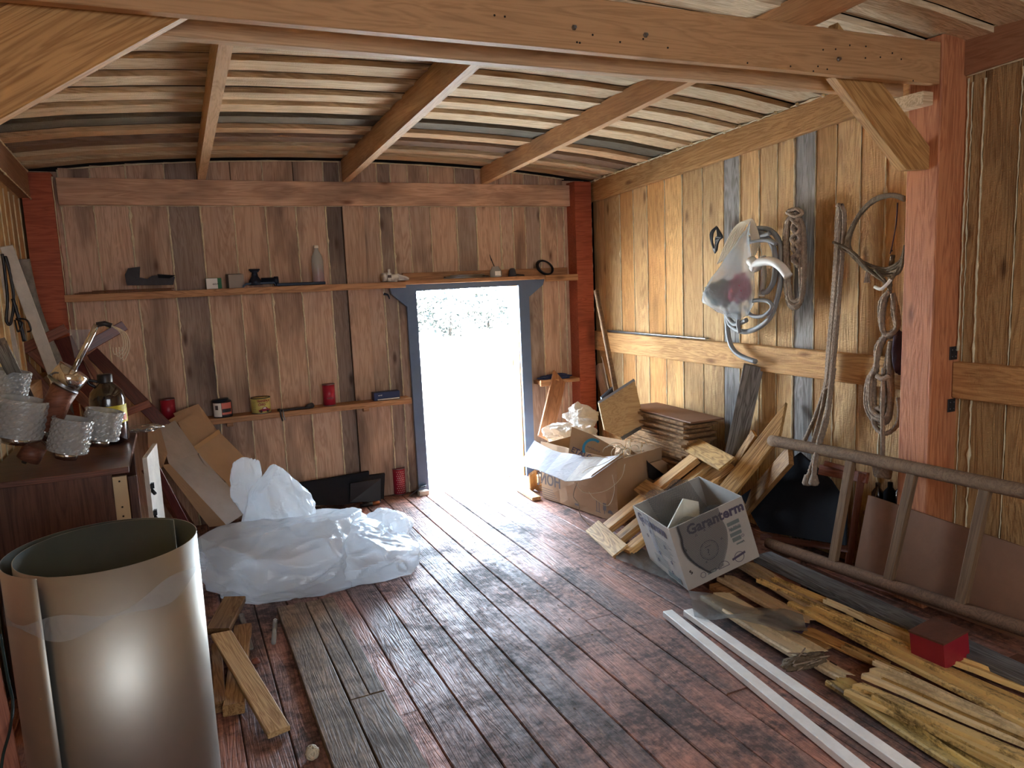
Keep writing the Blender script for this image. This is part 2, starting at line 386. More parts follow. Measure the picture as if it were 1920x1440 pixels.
board('rail', Ws(0.0, -.025, 1.071), Ws(sfar, -.025, 1.068), .156, .05, MR, wr, up=WN, seg=10, warp=.002, ch=.005, color=(1.05, .95, .85))
board('rail', Ws(SP + .005, -.025, 1.067), Ws(7.6, -.025, 1.067), .165, .05, MR, wr, up=WN, ch=.005, color=(.82, .72, .65))
foam_line(Ws(.02, 0, 2.362), Ws(sfar, 0, 2.362 + .052 * sfar), .006, wr, WN)
foam_line(Ws(SP, -.0, 2.552), Ws(7, 0, 2.74), .006, wr, WN); foam_line(Ws(SP, -.02, 2.39), Ws(7, -.03, 2.57), .004, wr, WN)
for k in range(19):
    s = .1 + k * .155
    lathe('foam_lump', [(.001, -.012), (.011, -.006), (.013, .004), (.001, .014)], upright(Ws(s + rnd.uniform(-.02, .02), .004, 2.362 + .052 * s), WN), MFOAM, wr, n=7, caps=False)
vs, fs = board_geo(2.42, sfar * -1 + SP, .2, .005)
po = board('post', Ws((SP + sfar) / 2, .045, 0), Ws((SP + sfar) / 2, .045, 2.55), SP - sfar, .19, MRED, wr, up=WN, ch=.005, seg=4, color=(1, 1, 1))
foam_line(Ws(SP + .01, -.02, 1.2), Ws(SP + .01, -.02, 2.38), .004, wr, WN)
for z in (1.19, .95):
    br = board('rail_bracket', Ws(SP + .004, .0, z - .03), Ws(SP + .004, .0, z + .03), .05, .004, MRUST, wr, up=WU)
    for a in (-.012, .012):
        for b in (-.015, .015): lathe('rivet', [(.003, 0), (.003, .002), (.001, .003)], upright(Ws(SP + .006, a, z + b), WU), MSTEEL, br, n=8)
for z in (1.19, .97):
    board('rail_bracket', Ws(.012, .002, z - .03), Ws(.012, .002, z + .03), .05, .004, MRUST, wr, up=WN)
board('corner_brace', Ws(.05, -.02, .86), Ws(.32, -.02, .35), .1, .04, MB_, wr, up=WN)
# left wall
y = 5.5; k = 0
while y > -2.2:
    w = rnd.uniform(.13, .17)
    board('plank', (XL - .015, y - w / 2, 0), (XL - .015, y - w / 2, 2.37 + .051 * (5.45 - y)), w - .004, .03, MR, wl, up=(1, 0, 0), ch=.002, seg=4, warp=.0015, color=tint(.8, 1.0))
    foam_line((XL + .002, y, 0), (XL + .002, y, 2.2), .004, wl, (1, 0, 0)); y -= w
block('sheathing', (XL - .06, 1.65, 1.3), (.06, 7.8, 3.4), MDARK, wl)
board('eave_beam', (XL + .03, -2.2, 2.67), (XL + .03, 5.38, 2.285), .155, .06, MBEAM, wl, up=(1, 0, 0), color=(.55, .45, .42))
board('rail', (XL + .03, -2.2, 1.08), (XL + .03, 5.38, 1.08), .15, .06, MBEAM, wl, up=(1, 0, 0))
block('post', (XL + .08, 2.32, 1.26), (.16, .16, 2.52), MRED, wl)
foam_line((XL + .06, 5.38, 2.205), (XL + .06, 2.5, 2.352), .004, wl, (1, 0, 0)); foam_line((XL + .06, 5.38, 2.364), (XL + .06, 1.5, 2.562), .005, wl, (1, 0, 0))
# front wall, behind the camera, closed all across by panels
for (x0, x1, z0, z1) in ((XL - .1, .4, -.1, 3.2), (2.0, 3.4, -.1, 3.2), (.4, 2.0, -.1, .95), (.4, 2.0, 2.05, 3.2), (.4, 2.0, .95, 2.05)):
    block('board_panel', ((x0 + x1) / 2, -2.2, (z0 + z1) / 2), (x1 - x0, .05, z1 - z0), MR, wf)
# ceiling laths, bent over the rafters
yc = 5.455; k = 0
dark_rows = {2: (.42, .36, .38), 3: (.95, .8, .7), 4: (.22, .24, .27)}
while yc > -2.2:
    w = .205; y1 = yc - w; vs = []; fs = []; n = 10; ym = (yc + y1) / 2
    xr = 3.25; tilt = rnd.uniform(.004, .012)
    for i in range(n + 1):
        x = XL - .02 + (xr - XL + .02) * i / n; wv = rnd.uniform(-.002, .002)
        for (yy, dz) in ((yc, .014), (y1, -tilt), (y1, .026 - tilt), (yc, .036)):
            vs.append((x, yy - ym + wv, zc(x, yy) + dz - 2.4))
    for i in range(n):
        for q in range(4): a = i * 4 + q; b = i * 4 + (q + 1) % 4; fs.append((a, a + 4, b + 4, b))
    fs.append((0, 1, 2, 3)); fs.append((n * 4 + 3, n * 4 + 2, n * 4 + 1, n * 4))
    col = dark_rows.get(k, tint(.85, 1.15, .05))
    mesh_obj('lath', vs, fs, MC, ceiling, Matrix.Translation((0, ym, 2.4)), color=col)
    yc = y1 - .018; k += 1
n = 12; nj = 16; vs = []
for j in range(nj + 1):
    for i in range(n + 1):
        yy = 5.6 - 7.9 * j / nj; xr = 3.32; x = XL - .12 + (xr - XL + .12) * i / n
        vs.append((x, yy, zc(x, yy) + .06))
mesh_obj('roofing', vs, [(j * (n + 1) + i, j * (n + 1) + i + 1, (j + 1) * (n + 1) + i + 1, (j + 1) * (n + 1) + i) for j in range(nj) for i in range(n)], MDARK, ceiling)
block('roof_edge', (1.2, 5.62, 2.62), (4.6, .06, .4), MDARK, ceiling)
for (xa, col) in ((.268, (1.05, 1.05, 1.05)), (1.222, (.95, .9, .85)), (2.29, (1, .9, .8))):
    hb = .15
    def zr(y): return 2.34 + .051 * (5.45 - y)
    top = zc(xa, 5.45)
    h0 = zc(xa, 5.45) - zr(5.45); h1 = zc(xa, -2) - zr(-2)
    vs = [(-.025, 0, 0), (.025, 0, 0), (.025, 0, h0), (-.025, 0, h0), (-.025, -7.5, zr(-2) - zr(5.45)), (.025, -7.5, zr(-2) - zr(5.45)), (.025, -7.5, zr(-2) - zr(5.45) + h1), (-.025, -7.5, zr(-2) - zr(5.45) + h1)]
    vs = [(y_, x_, z_) for x_, y_, z_ in vs]      # grain runs along local X
    M = Matrix(((0, 1, 0, xa), (1, 0, 0, 5.455), (0, 0, 1, zr(5.45)), (0, 0, 0, 1)))
    mesh_obj('rafter', vs, [(0, 1, 2, 3), (7, 6, 5, 4), (0, 4, 5, 1), (1, 5, 6, 2), (2, 6, 7, 3), (3, 7, 4, 0)], MBEAM, ceiling, M, color=col)
fill_frame = struct('fill_lamp_frame', (.9, -2.16, 1.3))  # added frame around the fill lamp, with no opening behind it
for (x0, x1, z0, z1) in ((-.36, 2.16, .24, .30), (-.36, 2.16, 2.30, 2.36), (-.36, -.30, .30, 2.30), (2.10, 2.16, .30, 2.30), (.88, .92, .30, 2.30)):
    block('fill_frame_bar', ((x0 + x1) / 2, -2.14, (z0 + z1) / 2), (x1 - x0, .03, z1 - z0), MSHELF, fill_frame)
# double tie beam with braces
tie = struct('trim_1', (1.0, 1.9, 2.2))
board('front_board', (XL + .05, 2.25, 2.405), (3.025, 2.25, 2.425), .168, .04, MBEAM, tie, up=(0, -1, 0), seg=8, warp=.0015, color=(1.0, .86, .70))
board('rear_board', (XL + .05, 2.42, 2.40), (3.02, 2.42, 2.41), .168, .045, MBEAM, tie, up=(0, -1, 0), seg=8, warp=.0015, color=(1.1, 1.1, 1.1))
board('brace', (2.506, 2.32, 2.455), (3.055, 2.32, 2.003), .167, .05, MNEW, tie, up=(0, -1, 0), cut0=-.12, cut1=.19, color=(.95, .8, .62))
board('brace', (.112, 2.32, 2.468), (-.66, 2.32, 1.973), .21, .05, MNEW, tie, up=(0, -1, 0), cut0=.1, cut1=-.1, color=(.85, .68, .50))
block('cleat', (3.02, 2.41, 2.295), (.06, .27, .055), MC, tie)
for (u_, v_) in ((1076, 52), (1572, 111), (1210, 66)):
    P = Y(u_, v_, 2.229); lathe('bolt', [(.009, 0), (.009, .003), (.006, .006), (.006, .011), (.001, .011)], upright(P, (0, -1, 0)), MSTEEL, tie, n=6, smooth=False)
for k in range(26):
    u_ = rnd.choice((rnd.uniform(1500, 1750), rnd.uniform(1000, 1750), rnd.uniform(900, 1180))); P = Y(u_, 60 + (u_ - 1000) * .09 + rnd.uniform(-30, 34), 2.2295)
    if 2.34 < P.z < 2.49: lathe('nail', [(.0035, 0), (.0035, .001), (.001, .0012)], upright(P, (0, -1, 0)), MDARK, tie, n=8)
# doorway
door = struct('door_1', (2.1, 5.45, 0))
def jamb(pts, nm='jamb'): return slab(nm, [Y(a, b, 5.455) for a, b in pts], .03, MBLUE, door, n=(0, -1, 0))
jamb([(761, 570), (778, 546), (803, 925), (784, 925)]); jamb([(969, 535), (989, 553), (1001, 895), (986, 905)])
jamb([(726, 532), (1019, 518), (1015, 534), (990, 556), (969, 535), (778, 546), (761, 575), (733, 552)], 'head_board')
for xx, sg in ((DX0 - .012, 1), (DX1 + .012, -1)):
    board('door_lining', (xx, 5.55, 0), (xx, 5.55, DZ + .02), .19, .024, MNEW, door, up=(1, 0, 0), color=(.7, .56, .36))
board('door_lining', (DX0, 5.55, DZ + .012), (DX1, 5.55, DZ + .012), .19, .024, MNEW, door, up=(0, 0, 1))
block('latch_plate', (DX1 - .003, 5.6, .93), (.004, .04, .06), MSTEEL, door)
block('corner_plate', Y(1083, 535, 5.48), (.05, .01, .1), MBLUE, wb)

# ------------------------------------------------------------------ yard outside
ground = plain('yard_gravel', 'e2e0d8', .9, bump=.3, bscale=8, var=.25)
mesh_obj('ground', [(-30, 5.64, -.12), (60, 5.64, -.12), (60, 80, -.5), (-30, 80, -.5), (-30, -20, -.12), (-1.2, -20, -.12), (-1.2, 5.64, -.12)], [(0, 1, 2, 3)], ground, kind='structure')
gx = Y(870, 545, 5.5)
# hedge and a young bare tree in the glare beyond the yard
MLEAF = plain('hedge_leaf', '0c140c', .8, var=.4, bscale=30); MBARK = plain('bark', '1c1815', .9, bump=.5)
def leaf_clump(name, c, rx, ry, rz, n, sz, label, cat, group, seed):
    rr = random.Random(seed); vs = []; fs = []
    for i in range(n):
        d = V((rr.gauss(0, 1), rr.gauss(0, 1), rr.gauss(0, 1))).normalized() * rr.uniform(.6, 1)
        p = V((c[0] + d.x * rx, c[1] + d.y * ry, max(c[2] + d.z * rz, .0)))
        a = V((rr.gauss(0, 1), rr.gauss(0, 1), rr.gauss(0, 1))).normalized(); b = a.orthogonal().normalized(); s = sz * rr.uniform(.6, 1.4)
        q = len(vs); o = V(c); vs += [p - o - a * s, p - o + b * s * .5, p - o + a * s, p - o - b * s * .5]; fs.append((q, q + 1, q + 2, q + 3))
    return vs, fs
for i in range(4):
    P = F(770 + i * 72, 588, -.2); P = EYE + (P - EYE) * ((24 if i % 2 else 27) / P.y); P.z = -.3
    t = thing('hedge_bush', ['first', 'second', 'third', 'fourth'][i] + ' hedge bush beyond the doorway, counted from the jamb beside the spotted can', 'bush', (P.x, P.y, -.3), 'bushes of the hedge beyond the doorway')
    vs, fs = leaf_clump('f', (0, 0, .8), .95, .6, .9, 900, .09, '', '', '', i)
    mesh_obj('foliage', [V(v) + V((0, 0, .9)) for v in vs], fs, MLEAF, t, Matrix.Translation((P.x, P.y, -.3)))
    tube('stem', [(P.x, P.y, -.32), (P.x + .05, P.y, .5)], .05, MBARK, t)
tb = V((3.55, 9.4, -.15)); t = thing('young_tree', 'thin bare young tree standing in the glare outside the doorway', 'tree', tb)
tube('trunk', sm([tb, tb + V((.03, 0, .8)), tb + V((-.02, .1, 1.6)), tb + V((.1, 0, 2.6))], 5), .022, MBARK, t, n=7, rad=lambda q: 1 - .6 * q)
for k in range(9):
    a = tb + V((0, 0, .9 + k * .17)); d = V((math.cos(k * 2.4), math.sin(k * 2.4), .9)) * .45
    tube('branch', sm([a, a + d * .5, a + d], 4), .008, MBARK, t, n=5, rad=lambda q: 1 - .6 * q)

# ------------------------------------------------------------------ more materials and builders
MCARD = plain('cardboard', 'a98a6c', .85, bump=.15, bscale=15, var=.12, spec=.2)
MCARD2 = plain('grey_cardboard', '9c9088', .85, bump=.2, bscale=15, var=.2, spec=.2)
MCARDP = plain('printed_white_card', 'aea8a0', .75, bump=.2, bscale=15, var=.12, spec=.25)
MV0 = wood('yellow_siding', 'd8b878', 'cdac6c', .5, .03, 0, '8f7440', .3, spec=.35, dirt='5a4420', dirt_amt=.55, grain=.3)
MV1 = wood('beige_siding', 'd6c29c', 'cfba92', .5, .03, 0, 'a48e68', .25, spec=.35, dirt='6b583a', dirt_amt=.3, grain=.3)
def vinyl(name, col, dirt, amt):
    m, N, L, B = nt(name); tc = N.new('ShaderNodeTexCoord'); oi = N.new('ShaderNodeObjectInfo')
    ad = node(N, 'ShaderNodeVectorMath', operation='ADD'); L.new(tc.outputs['Object'], ad.inputs[0]); cb_ = N.new('ShaderNodeCombineXYZ'); L.new(mth(N, L, 'MULTIPLY', oi.outputs['Random'], 20.), cb_.inputs[0]); L.new(cb_.outputs[0], ad.inputs[1])
    mp = N.new('ShaderNodeMapping'); mp.inputs['Scale'].default_value = (.45, 1.4, 1); L.new(ad.outputs[0], mp.inputs[0])
    a = node(N, 'ShaderNodeTexNoise', inp={'Scale': 7, 'Detail': 6, 'Roughness': .7, 'Distortion': .8}); L.new(mp.outputs[0], a.inputs[0])
    b = node(N, 'ShaderNodeTexNoise', inp={'Scale': 90, 'Detail': 3, 'Roughness': .7}); L.new(ad.outputs[0], b.inputs[0])
    f = mth(N, L, 'ADD', mth(N, L, 'MULTIPLY', a.outputs['Fac'], .75), mth(N, L, 'MULTIPLY', b.outputs['Fac'], .25))
    c = mixc(N, L, mth(N, L, 'MULTIPLY', ramp(N, L, f, [(.50, 0.), (.60, 1.)]), amt), rgb(col), rgb(dirt))
    c = mixc(N, L, mth(N, L, 'MULTIPLY', ramp(N, L, a.outputs['Fac'], [(.3, 1.), (.5, 0.)]), .3), c, rgb('a07c45'))
    L.new(mixc(N, L, 1., c, oi.outputs['Color'], 'MULTIPLY'), B.inputs['Base Color']); B.inputs['Roughness'].default_value = .5; return m
MVINYL = vinyl('yellow_vinyl', 'd9bd82', '54401f', .85); MVINYL2 = vinyl('beige_vinyl', 'd8c7a4', '6b583a', .5)
MPLY = wood('plywood', 'c4a478', 'ab8a5f', .7, .25, .35, '7d6548', .4)
MCHIP = plain('chipboard', 'a07850', .9, bump=1., bscale=90, var=.45)
MHARD = plain('hardboard', '7a553c', .7, bump=.1, var=.12)
MBROWN = wood('brown_painted_board', '7d4f3c', '653b2c', .5, .15, .4, '4a2c22', .4, spec=.35)
MMAHOG = wood('dark_red_board', '5d2c26', '45201c', .35, .1, 0, '351612', .4, spec=.45)
MCAB = wood('cabinet_veneer', '5e4034', '452c24', .35, .06, 0, '3a251f', .4, spec=.4)
MWHITEP = plain('white_paint', 'cfc8bd', .6, bump=.3, bscale=30, var=.25)
MTRIMW = plain('white_strip', 'f6f6f4', .35, bump=.15, bscale=30, var=.18)
MFILM = film('polythene_film', 'eef3f6', .38, .16, .5, 5, .45)
MBAG = film('thin_bag', 'dfe8ee', .62, .2, .4, 25, .35)
MSACK = film('white_sack', 'e8e2da', .0, .55, .5, 25, .15)
MGREYF = film('grey_film', '8b8880', .45, .35, .4, 12, .3)
MALU = plain('sheet_aluminium', 'c2c0b8', .52, 1., bump=.06, bscale=6, var=.12)
MCHROME = plain('chrome', 'd8d8d6', .12, 1.)
MGLASS = plain('pressed_glass', 'f8fbfc', .1, 0, .6, trans=.7, ior=1.45)
MBLACK = plain('black_plastic', '16171c', .4)
MDGREY = plain('dark_sheet', '1b1d22', .85, spec=.2, bump=.15)
MREDCAN = plain('red_can', '96182f', .35, bump=.03)
MREDBOX = plain('red_tin', '8c1c2a', .45, var=.15, bump=.1)
MRUSTY = plain('rusty_lid', '6b4536', .6, .3, bump=.3, var=.35)
MWHITE = plain('white_plastic', 'e6e2da', .5)
MCREAM = plain('cream_board', 'c9b491', .6)
MROPE = plain('hemp_rope', 'a39180', .95, bump=.6, bscale=250, var=.35, spec=.1)
MROPE2 = plain('dark_rope', '756654', .95, bump=.6, bscale=250, var=.35, spec=.1)
MHOSE = plain('grey_hose', '86888a', .5, bump=.05)
MCABLE = plain('beige_cable', 'c2b49a', .6)
MYEL = plain('yellow_label', 'cdbf35', .5); MINK = plain('black_print', '2b2422', .7); MINKG = plain('grey_print', '5b4f4c', .8); MINKR = plain('red_print', '8a2030', .6)
MBLUEINK = plain('blue_print', '2f7f9c', .7); MPINK = plain('pink_fluid', 'b0285a', .25, trans=.2); MPET = plain('clear_bottle', 'c3c7c4', .2, trans=.0, alpha=.45)
MGREEN = plain('green_card', '1f6b3f', .6); MNAVY = plain('navy_box', '1c2c55', .5); MFELT = plain('grey_felt', '4a4a4e', .95, bump=.5, bscale=30, var=.3)
MAMBER = plain('brown_bottle', '1d1010', .15, spec=.7, coat=.5); MPURPLE = plain('purple_cloth', '30202f', .9, bump=.4)
MTOOL = plain('blue_black_iron', '1c2736', .45, .4, bump=.2); MWRAP = film('stretch_wrap', 'e8eef2', .85, .1, .6, 30, .1)
def cam_up(P): return (EYE - V(P)).normalized()
def pb(name, a, b, wpx, T, mat, parent=None, up=None, **k):
    """board whose visible face shows wpx pixels wide in the photograph"""
    a, b = V(a), V(b); m = (a + b) / 2; dist = (RM.transposed() @ (m - EYE)).z
    u = V(up) if up is not None else cam_up(m)
    x = (b - a).normalized(); yv = V(u).cross(x).normalized(); view = (m - EYE).normalized()
    perp = math.sqrt(max(.15, 1 - (yv.dot(view)) ** 2))
    W = wpx * dist / FPX / perp; zz = x.cross(yv).normalized()
    if zz.dot(EYE - m) < 0: zz = -zz
    return board(name, a - zz * T / 2, b - zz * T / 2, W, T, mat, parent, up=u, **k)
def blob_geo(c, rad, seed, nu=56, nv=30, planes=34, dmin=.72, p=16, crease=.10, cs=1.6, fine=.03, deform=None, zmin=None, vdir=None, ridge=0.):
    rr = random.Random(seed); pl = []
    for i in range(planes):
        d = V((rr.gauss(0, 1), rr.gauss(0, 1), rr.gauss(0, 1))).normalized(); pl.append((d, rr.uniform(dmin, 1.02)))
    off = V((seed * 3.1, seed * 1.7, 0)); vs = []; fs = []
    for i in range(nv + 1):
        th = PI * i / nv
        for j in range(nu):
            ph = 2 * PI * j / nu
            d = V((math.sin(th) * math.cos(ph), math.sin(th) * math.sin(ph), math.cos(th)))
            s = 0
            for n, q in pl:
                t = d.dot(n)
                if t > 0: s += (t / q) ** p
            r = min(1.25, s ** (-1 / p)) if s > 0 else 1.2
            q = d * cs + off
            r *= 1 + crease * ((1 - abs(noise.noise(q)) * 2.2) ** 3 - .45) + fine * ((1 - abs(noise.noise(q * 3.3)) * 2) ** 2 - .5)
            if ridge:
                w = q + noise.noise_vector(q * 1.3) * .35
                r *= 1 + ridge * (.32 - abs(noise.noise(w * .8)) * 1.5 - abs(noise.noise(w * 1.9 + V((7, 1, 3)))) * .9 - abs(noise.noise(w * 3.7)) * .12)
            v = V((d.x * rad[0], d.y * rad[1], d.z * rad[2])) * r
            if deform: v = deform(v)
            v = v + V(c)
            if zmin is not None and v.z < zmin: v.z = zmin + rr.uniform(0, .0005)
            vs.append(v)
    for i in range(nv):
        for j in range(nu):
            fs.append((i * nu + j, (i + 1) * nu + j, (i + 1) * nu + (j + 1) % nu, i * nu + (j + 1) % nu))
    return vs, fs
def blob(name, c, rad, seed, mat, parent=None, smooth=False, **k):
    kw = {a: k.pop(a) for a in ('nu', 'nv', 'planes', 'dmin', 'p', 'crease', 'cs', 'fine', 'deform', 'zmin', 'ridge') if a in k}
    zm = kw.pop('zmin', None)
    vs, fs = blob_geo((0, 0, 0), rad, seed, zmin=None if zm is None else zm - c[2], **kw)
    return mesh_obj(name, vs, fs, mat, parent, Matrix.Translation(V(c)), smooth=smooth, **k)
def box_frame(P, ex, ey, ez): # matrix with origin P and given axes
    ex, ey, ez = V(ex).normalized(), V(ey).normalized(), V(ez).normalized()
    return Matrix(((ex.x, ey.x, ez.x, P[0]), (ex.y, ey.y, ez.y, P[1]), (ex.z, ey.z, ez.z, P[2]), (0, 0, 0, 1)))
def lpanel(name, M, pts, t, n, mat, parent, **k):
    """panel from local points in frame M, thickened along local n"""
    pts = [V(p) for p in pts]; n = V(n); m = len(pts); vs = pts + [p + n * t for p in pts]
    fs = [tuple(range(m))[::-1], tuple(range(m, 2 * m))] + [(i, (i + 1) % m, m + (i + 1) % m, m + i) for i in range(m)]
    return mesh_obj(name, vs, fs, mat, parent, M, **k)
def can(name, P, r, h, mat, label, cat='can', lid=MSTEEL, group=None):
    t = thing(name, label, cat, P, group); M = upright(P)
    b = lathe('body', [(r, .003), (r, h - .003)], M, mat, t, n=28)
    lathe('rim', [(r * .97, 0), (r + .0015, 0), (r + .0015, .004), (r, .005)], M, MSTEEL, t, n=28, caps=True)
    lathe('rim', [(r, h - .005), (r + .0015, h - .004), (r + .0015, h), (r * .95, h), (r * .93, h - .004), (.001, h - .005)], M, lid, t, n=28, caps=False)
    return t
def wrap_patch(name, P, r, h0, h1, a0, a1, mat, parent, n=14):
    vs = []; fs = []
    for i in range(n + 1):
        a = a0 + (a1 - a0) * i / n
        vs += [(r * math.cos(a), r * math.sin(a), h0), (r * math.cos(a), r * math.sin(a), h1)]
    fs = [(2 * i, 2 * i + 2, 2 * i + 3, 2 * i + 1) for i in range(n)]
    return mesh_obj(name, vs, fs, mat, parent, Matrix.Translation(V(P)), smooth=True)
def wall_text(s, P, r, ang, z, size, mat, parent, bold=0., sx=1.):
    """lettering wrapped flat on the camera side of a can"""
    d = V((math.cos(ang), math.sin(ang), 0)); x = V((-d.y, d.x, 0)); o = V(P) + d * (r + .0012) + V((0, 0, z))
    return text(s, box_frame(o, x, (0, 0, 1), d), size, mat, parent, align='CENTER', bold=bold, sx=sx)
AC = lambda P: math.atan2(EYE.y - P[1], EYE.x - P[0])       # bearing from P to the eye

# ------------------------------------------------------------------ shelves
sh = thing('wall_shelf', 'long upper pine shelf across the back wall and over the doorway', 'shelf', (.5, 5.43, 1.6))
board('shelf_board', (-.585, 5.42, 1.60), (1.585, 5.42, 1.60), .14, .045, MSHELF, sh, seg=8, warp=.001)
board('shelf_board', (1.59, 5.43, 1.612), (3.03, 5.43, 1.612), .12, .03, MSHELF, sh, seg=6, warp=.001)
board('back_strip', (1.6, 5.48, 1.655), (3.0, 5.48, 1.655), .06, .02, MSHELF, sh, up=(0, -1, 0))
board('edge_strip', (2.74, 5.36, 1.602), (3.03, 5.36, 1.602), .05, .02, MSHELF, sh, up=(0, -1, 0))
sh2 = thing('wall_shelf', 'lower pine shelf to the left of the doorway, holding cans', 'shelf', (.9, 5.43, .72))
board('shelf_board', (-.2, 5.415, .74), (1.575, 5.415, .74), .15, .04, MSHELF, sh2, seg=8, warp=.001)
for xx in (.3, 1.25): block('cleat', (xx, 5.46, .70), (.04, .06, .04), MSHELF, sh2)
sh3 = thing('wall_shelf', 'short shelf board in the corner to the right of the doorway', 'shelf', (2.85, 5.42, .9))
zz3 = Y(1040, 716, 5.36).z
board('shelf_board', (2.66, 5.42, zz3), (3.02, 5.42, zz3), .13, .03, MSHELF, sh3)
board('edge_strip', (2.655, 5.35, zz3), (2.82, 5.35, zz3), .05, .02, MSHELF, sh3, up=(0, -1, 0))
ZS = 1.6235
def on(u, y, z): # x on a shelf at pixel column u
    P = Y(u, 540, y); return P.x
# things on the upper shelf
def UX(u, y=5.40):  # world x for column u near the shelf line
    v = 560 - (u - 133) * .045; return Y(u, v, y).x
for k, (a, b, dz) in enumerate(((142, 325, 0), (150, 322, .007), (175, 327, .013))):
    o = board('hardboard_strip', (UX(a), 5.40, ZS + .003 + dz), (UX(b), 5.41, ZS + .003 + dz), .11, .005, MHARD, color=(1.1, 1, 1), label=['lowest thin hardboard strip of the stack at the end of the upper shelf', 'middle thin hardboard strip of the stack on the upper shelf', 'topmost thin hardboard strip, under the grey rubber piece'][k], cat='board', group='hardboard strips on the upper shelf')
x0, x1 = UX(236), UX(326); zt = ZS + .019
curv0 = 0
t = thing('rubber_sheet', 'bent piece of dark grey rubber on the hardboard strips', 'rubber', (x0, 5.4, zt))
def curved(name, prof, y0, y1, th, mat, parent):
    vs = []; n = len(prof)
    for yy in (y0, y1):
        for q in (0, th):
            for (x, z) in prof: vs.append((x, yy, z + q))
    fs = []
    for i in range(n - 1):
        fs += [(i, i + 1, 2 * n + i + 1, 2 * n + i), (n + i, 3 * n + i, 3 * n + i + 1, n + i + 1), (i, n + i, n + i + 1, i + 1), (2 * n + i, 2 * n + i + 1, 3 * n + i + 1, 3 * n + i)]
    fs += [(0, 2 * n, 3 * n, n), (n - 1, 2 * n - 1, 4 * n - 1, 3 * n - 1)]
    o = V((prof[0][0], y0, prof[0][1])); return mesh_obj(name, [V(v) - o for v in vs], fs, mat, parent, Matrix.Translation(o))
e = lambda u, v, y: Y(u, v, y)
slab('folded_end', [e(236, 528, 5.35), e(234, 515, 5.35), e(240, 503, 5.35), e(262, 500, 5.35), e(261, 520, 5.35), e(276, 523, 5.35), e(285, 517, 5.35), e(300, 516, 5.35), e(328, 519, 5.35), e(325, 534, 5.35), e(238, 535, 5.35)], .07, MFELT, t, n=(0, 1, 0))
slab('flap', [e(295, 514, 5.34), e(329, 516, 5.35), e(318, 522, 5.34), e(297, 521, 5.34)], .05, MDGREY, t, n=(0, 1, 0))
# green and white carton
xa, xb = UX(388, 5.37), UX(417, 5.37)
t = thing('carton', 'small green and white carton with printed label on the upper shelf', 'box', ((xa + xb) / 2, 5.39, ZS))
block('body', ((xa + xb) / 2, 5.395, ZS + .036), (xb - xa, .07, .07), MGREEN, t, ch=.001)
block('label_panel', ((xa + xb) / 2 - .012, 5.3585, ZS + .035), (xb - xa - .026, .002, .068), MWHITE, t, ch=.0005)
text('44W', box_frame(((xa + xb) / 2 - .01, 5.357, ZS + .024), (1, 0, 0), (0, 0, 1), (0, -1, 0)), .02, MINK, t)
xa, xb = UX(428, 5.4), UX(457, 5.4)
t = thing('carton', 'small plain brown carton on the upper shelf beside the iron tool', 'box', ((xa + xb) / 2, 5.4, ZS))
block('body', ((xa + xb) / 2, 5.41, ZS + .045), (xb - xa, .08, .09), MCARD2, t, rot=.15, ch=.001, color=(.7, .7, .7)); block('flap', ((xa + xb) / 2, 5.42, ZS + .092), (xb - xa, .06, .003), MCARD2, t, rot=.18, tilt=(.1, 0), ch=.001)
# iron clamp / lock
xa = UX(480, 5.39)
t = thing('bench_vise', 'dark blue black iron clamp tool lying on the upper shelf', 'tool', (xa, 5.39, ZS))
curved('base', [(xa - .085, ZS + .001), (xa - .06, ZS + .018), (xa, ZS + .02), (xa + .12, ZS + .02), (xa + .13, ZS + .001)], 5.36, 5.42, .012, MTOOL, t)
lathe('head', [(.001, 0), (.045, 0), (.04, .03), (.022, .06), (.018, .085), (.03, .09), (.03, .1), (.001, .105)], upright((xa, 5.39, ZS + .014)), MTOOL, t, n=20, caps=False)
tube('crossbar', [(xa - .035, 5.38, ZS + .118), (xa + .035, 5.4, ZS + .118)], .006, MTOOL, t)
lathe('barrel', [(.001, 0), (.022, 0), (.022, .08), (.028, .085), (.028, .11), (.001, .11)], upright((xa + .04, 5.385, ZS + .04), (1, 0, 0)), MTOOL, t, n=20, caps=False)
xa, xb = UX(519, 5.39), UX(610, 5.39)
tagp = board('steel_bar', (xa, 5.38, ZS + .011), (xb, 5.39, ZS + .011), .035, .02, MTOOL, None, label='dark flat steel bar lying on the upper shelf next to the clamp', cat='bar')
# pink bottle
xa = (UX(587, 5.42) + UX(611, 5.42)) / 2; P = (xa, 5.435, ZS)
t = thing('plastic_bottle', 'tall clear plastic bottle half filled with pink liquid on the upper shelf', 'bottle', P)
lathe('body', [(.001, 0), (.038, .002), (.042, .02), (.042, .17), (.036, .20), (.018, .235), (.014, .245), (.014, .26)], upright(P), MPET, t, n=28, caps=False)
lathe('liquid', [(.001, .003), (.037, .004), (.0405, .02), (.0405, .1), (.001, .1)], upright(P), MPINK, t, n=28, caps=False)
lathe('cap', [(.016, .256), (.016, .275), (.001, .275)], upright(P), MWHITE, t, n=20, caps=False)
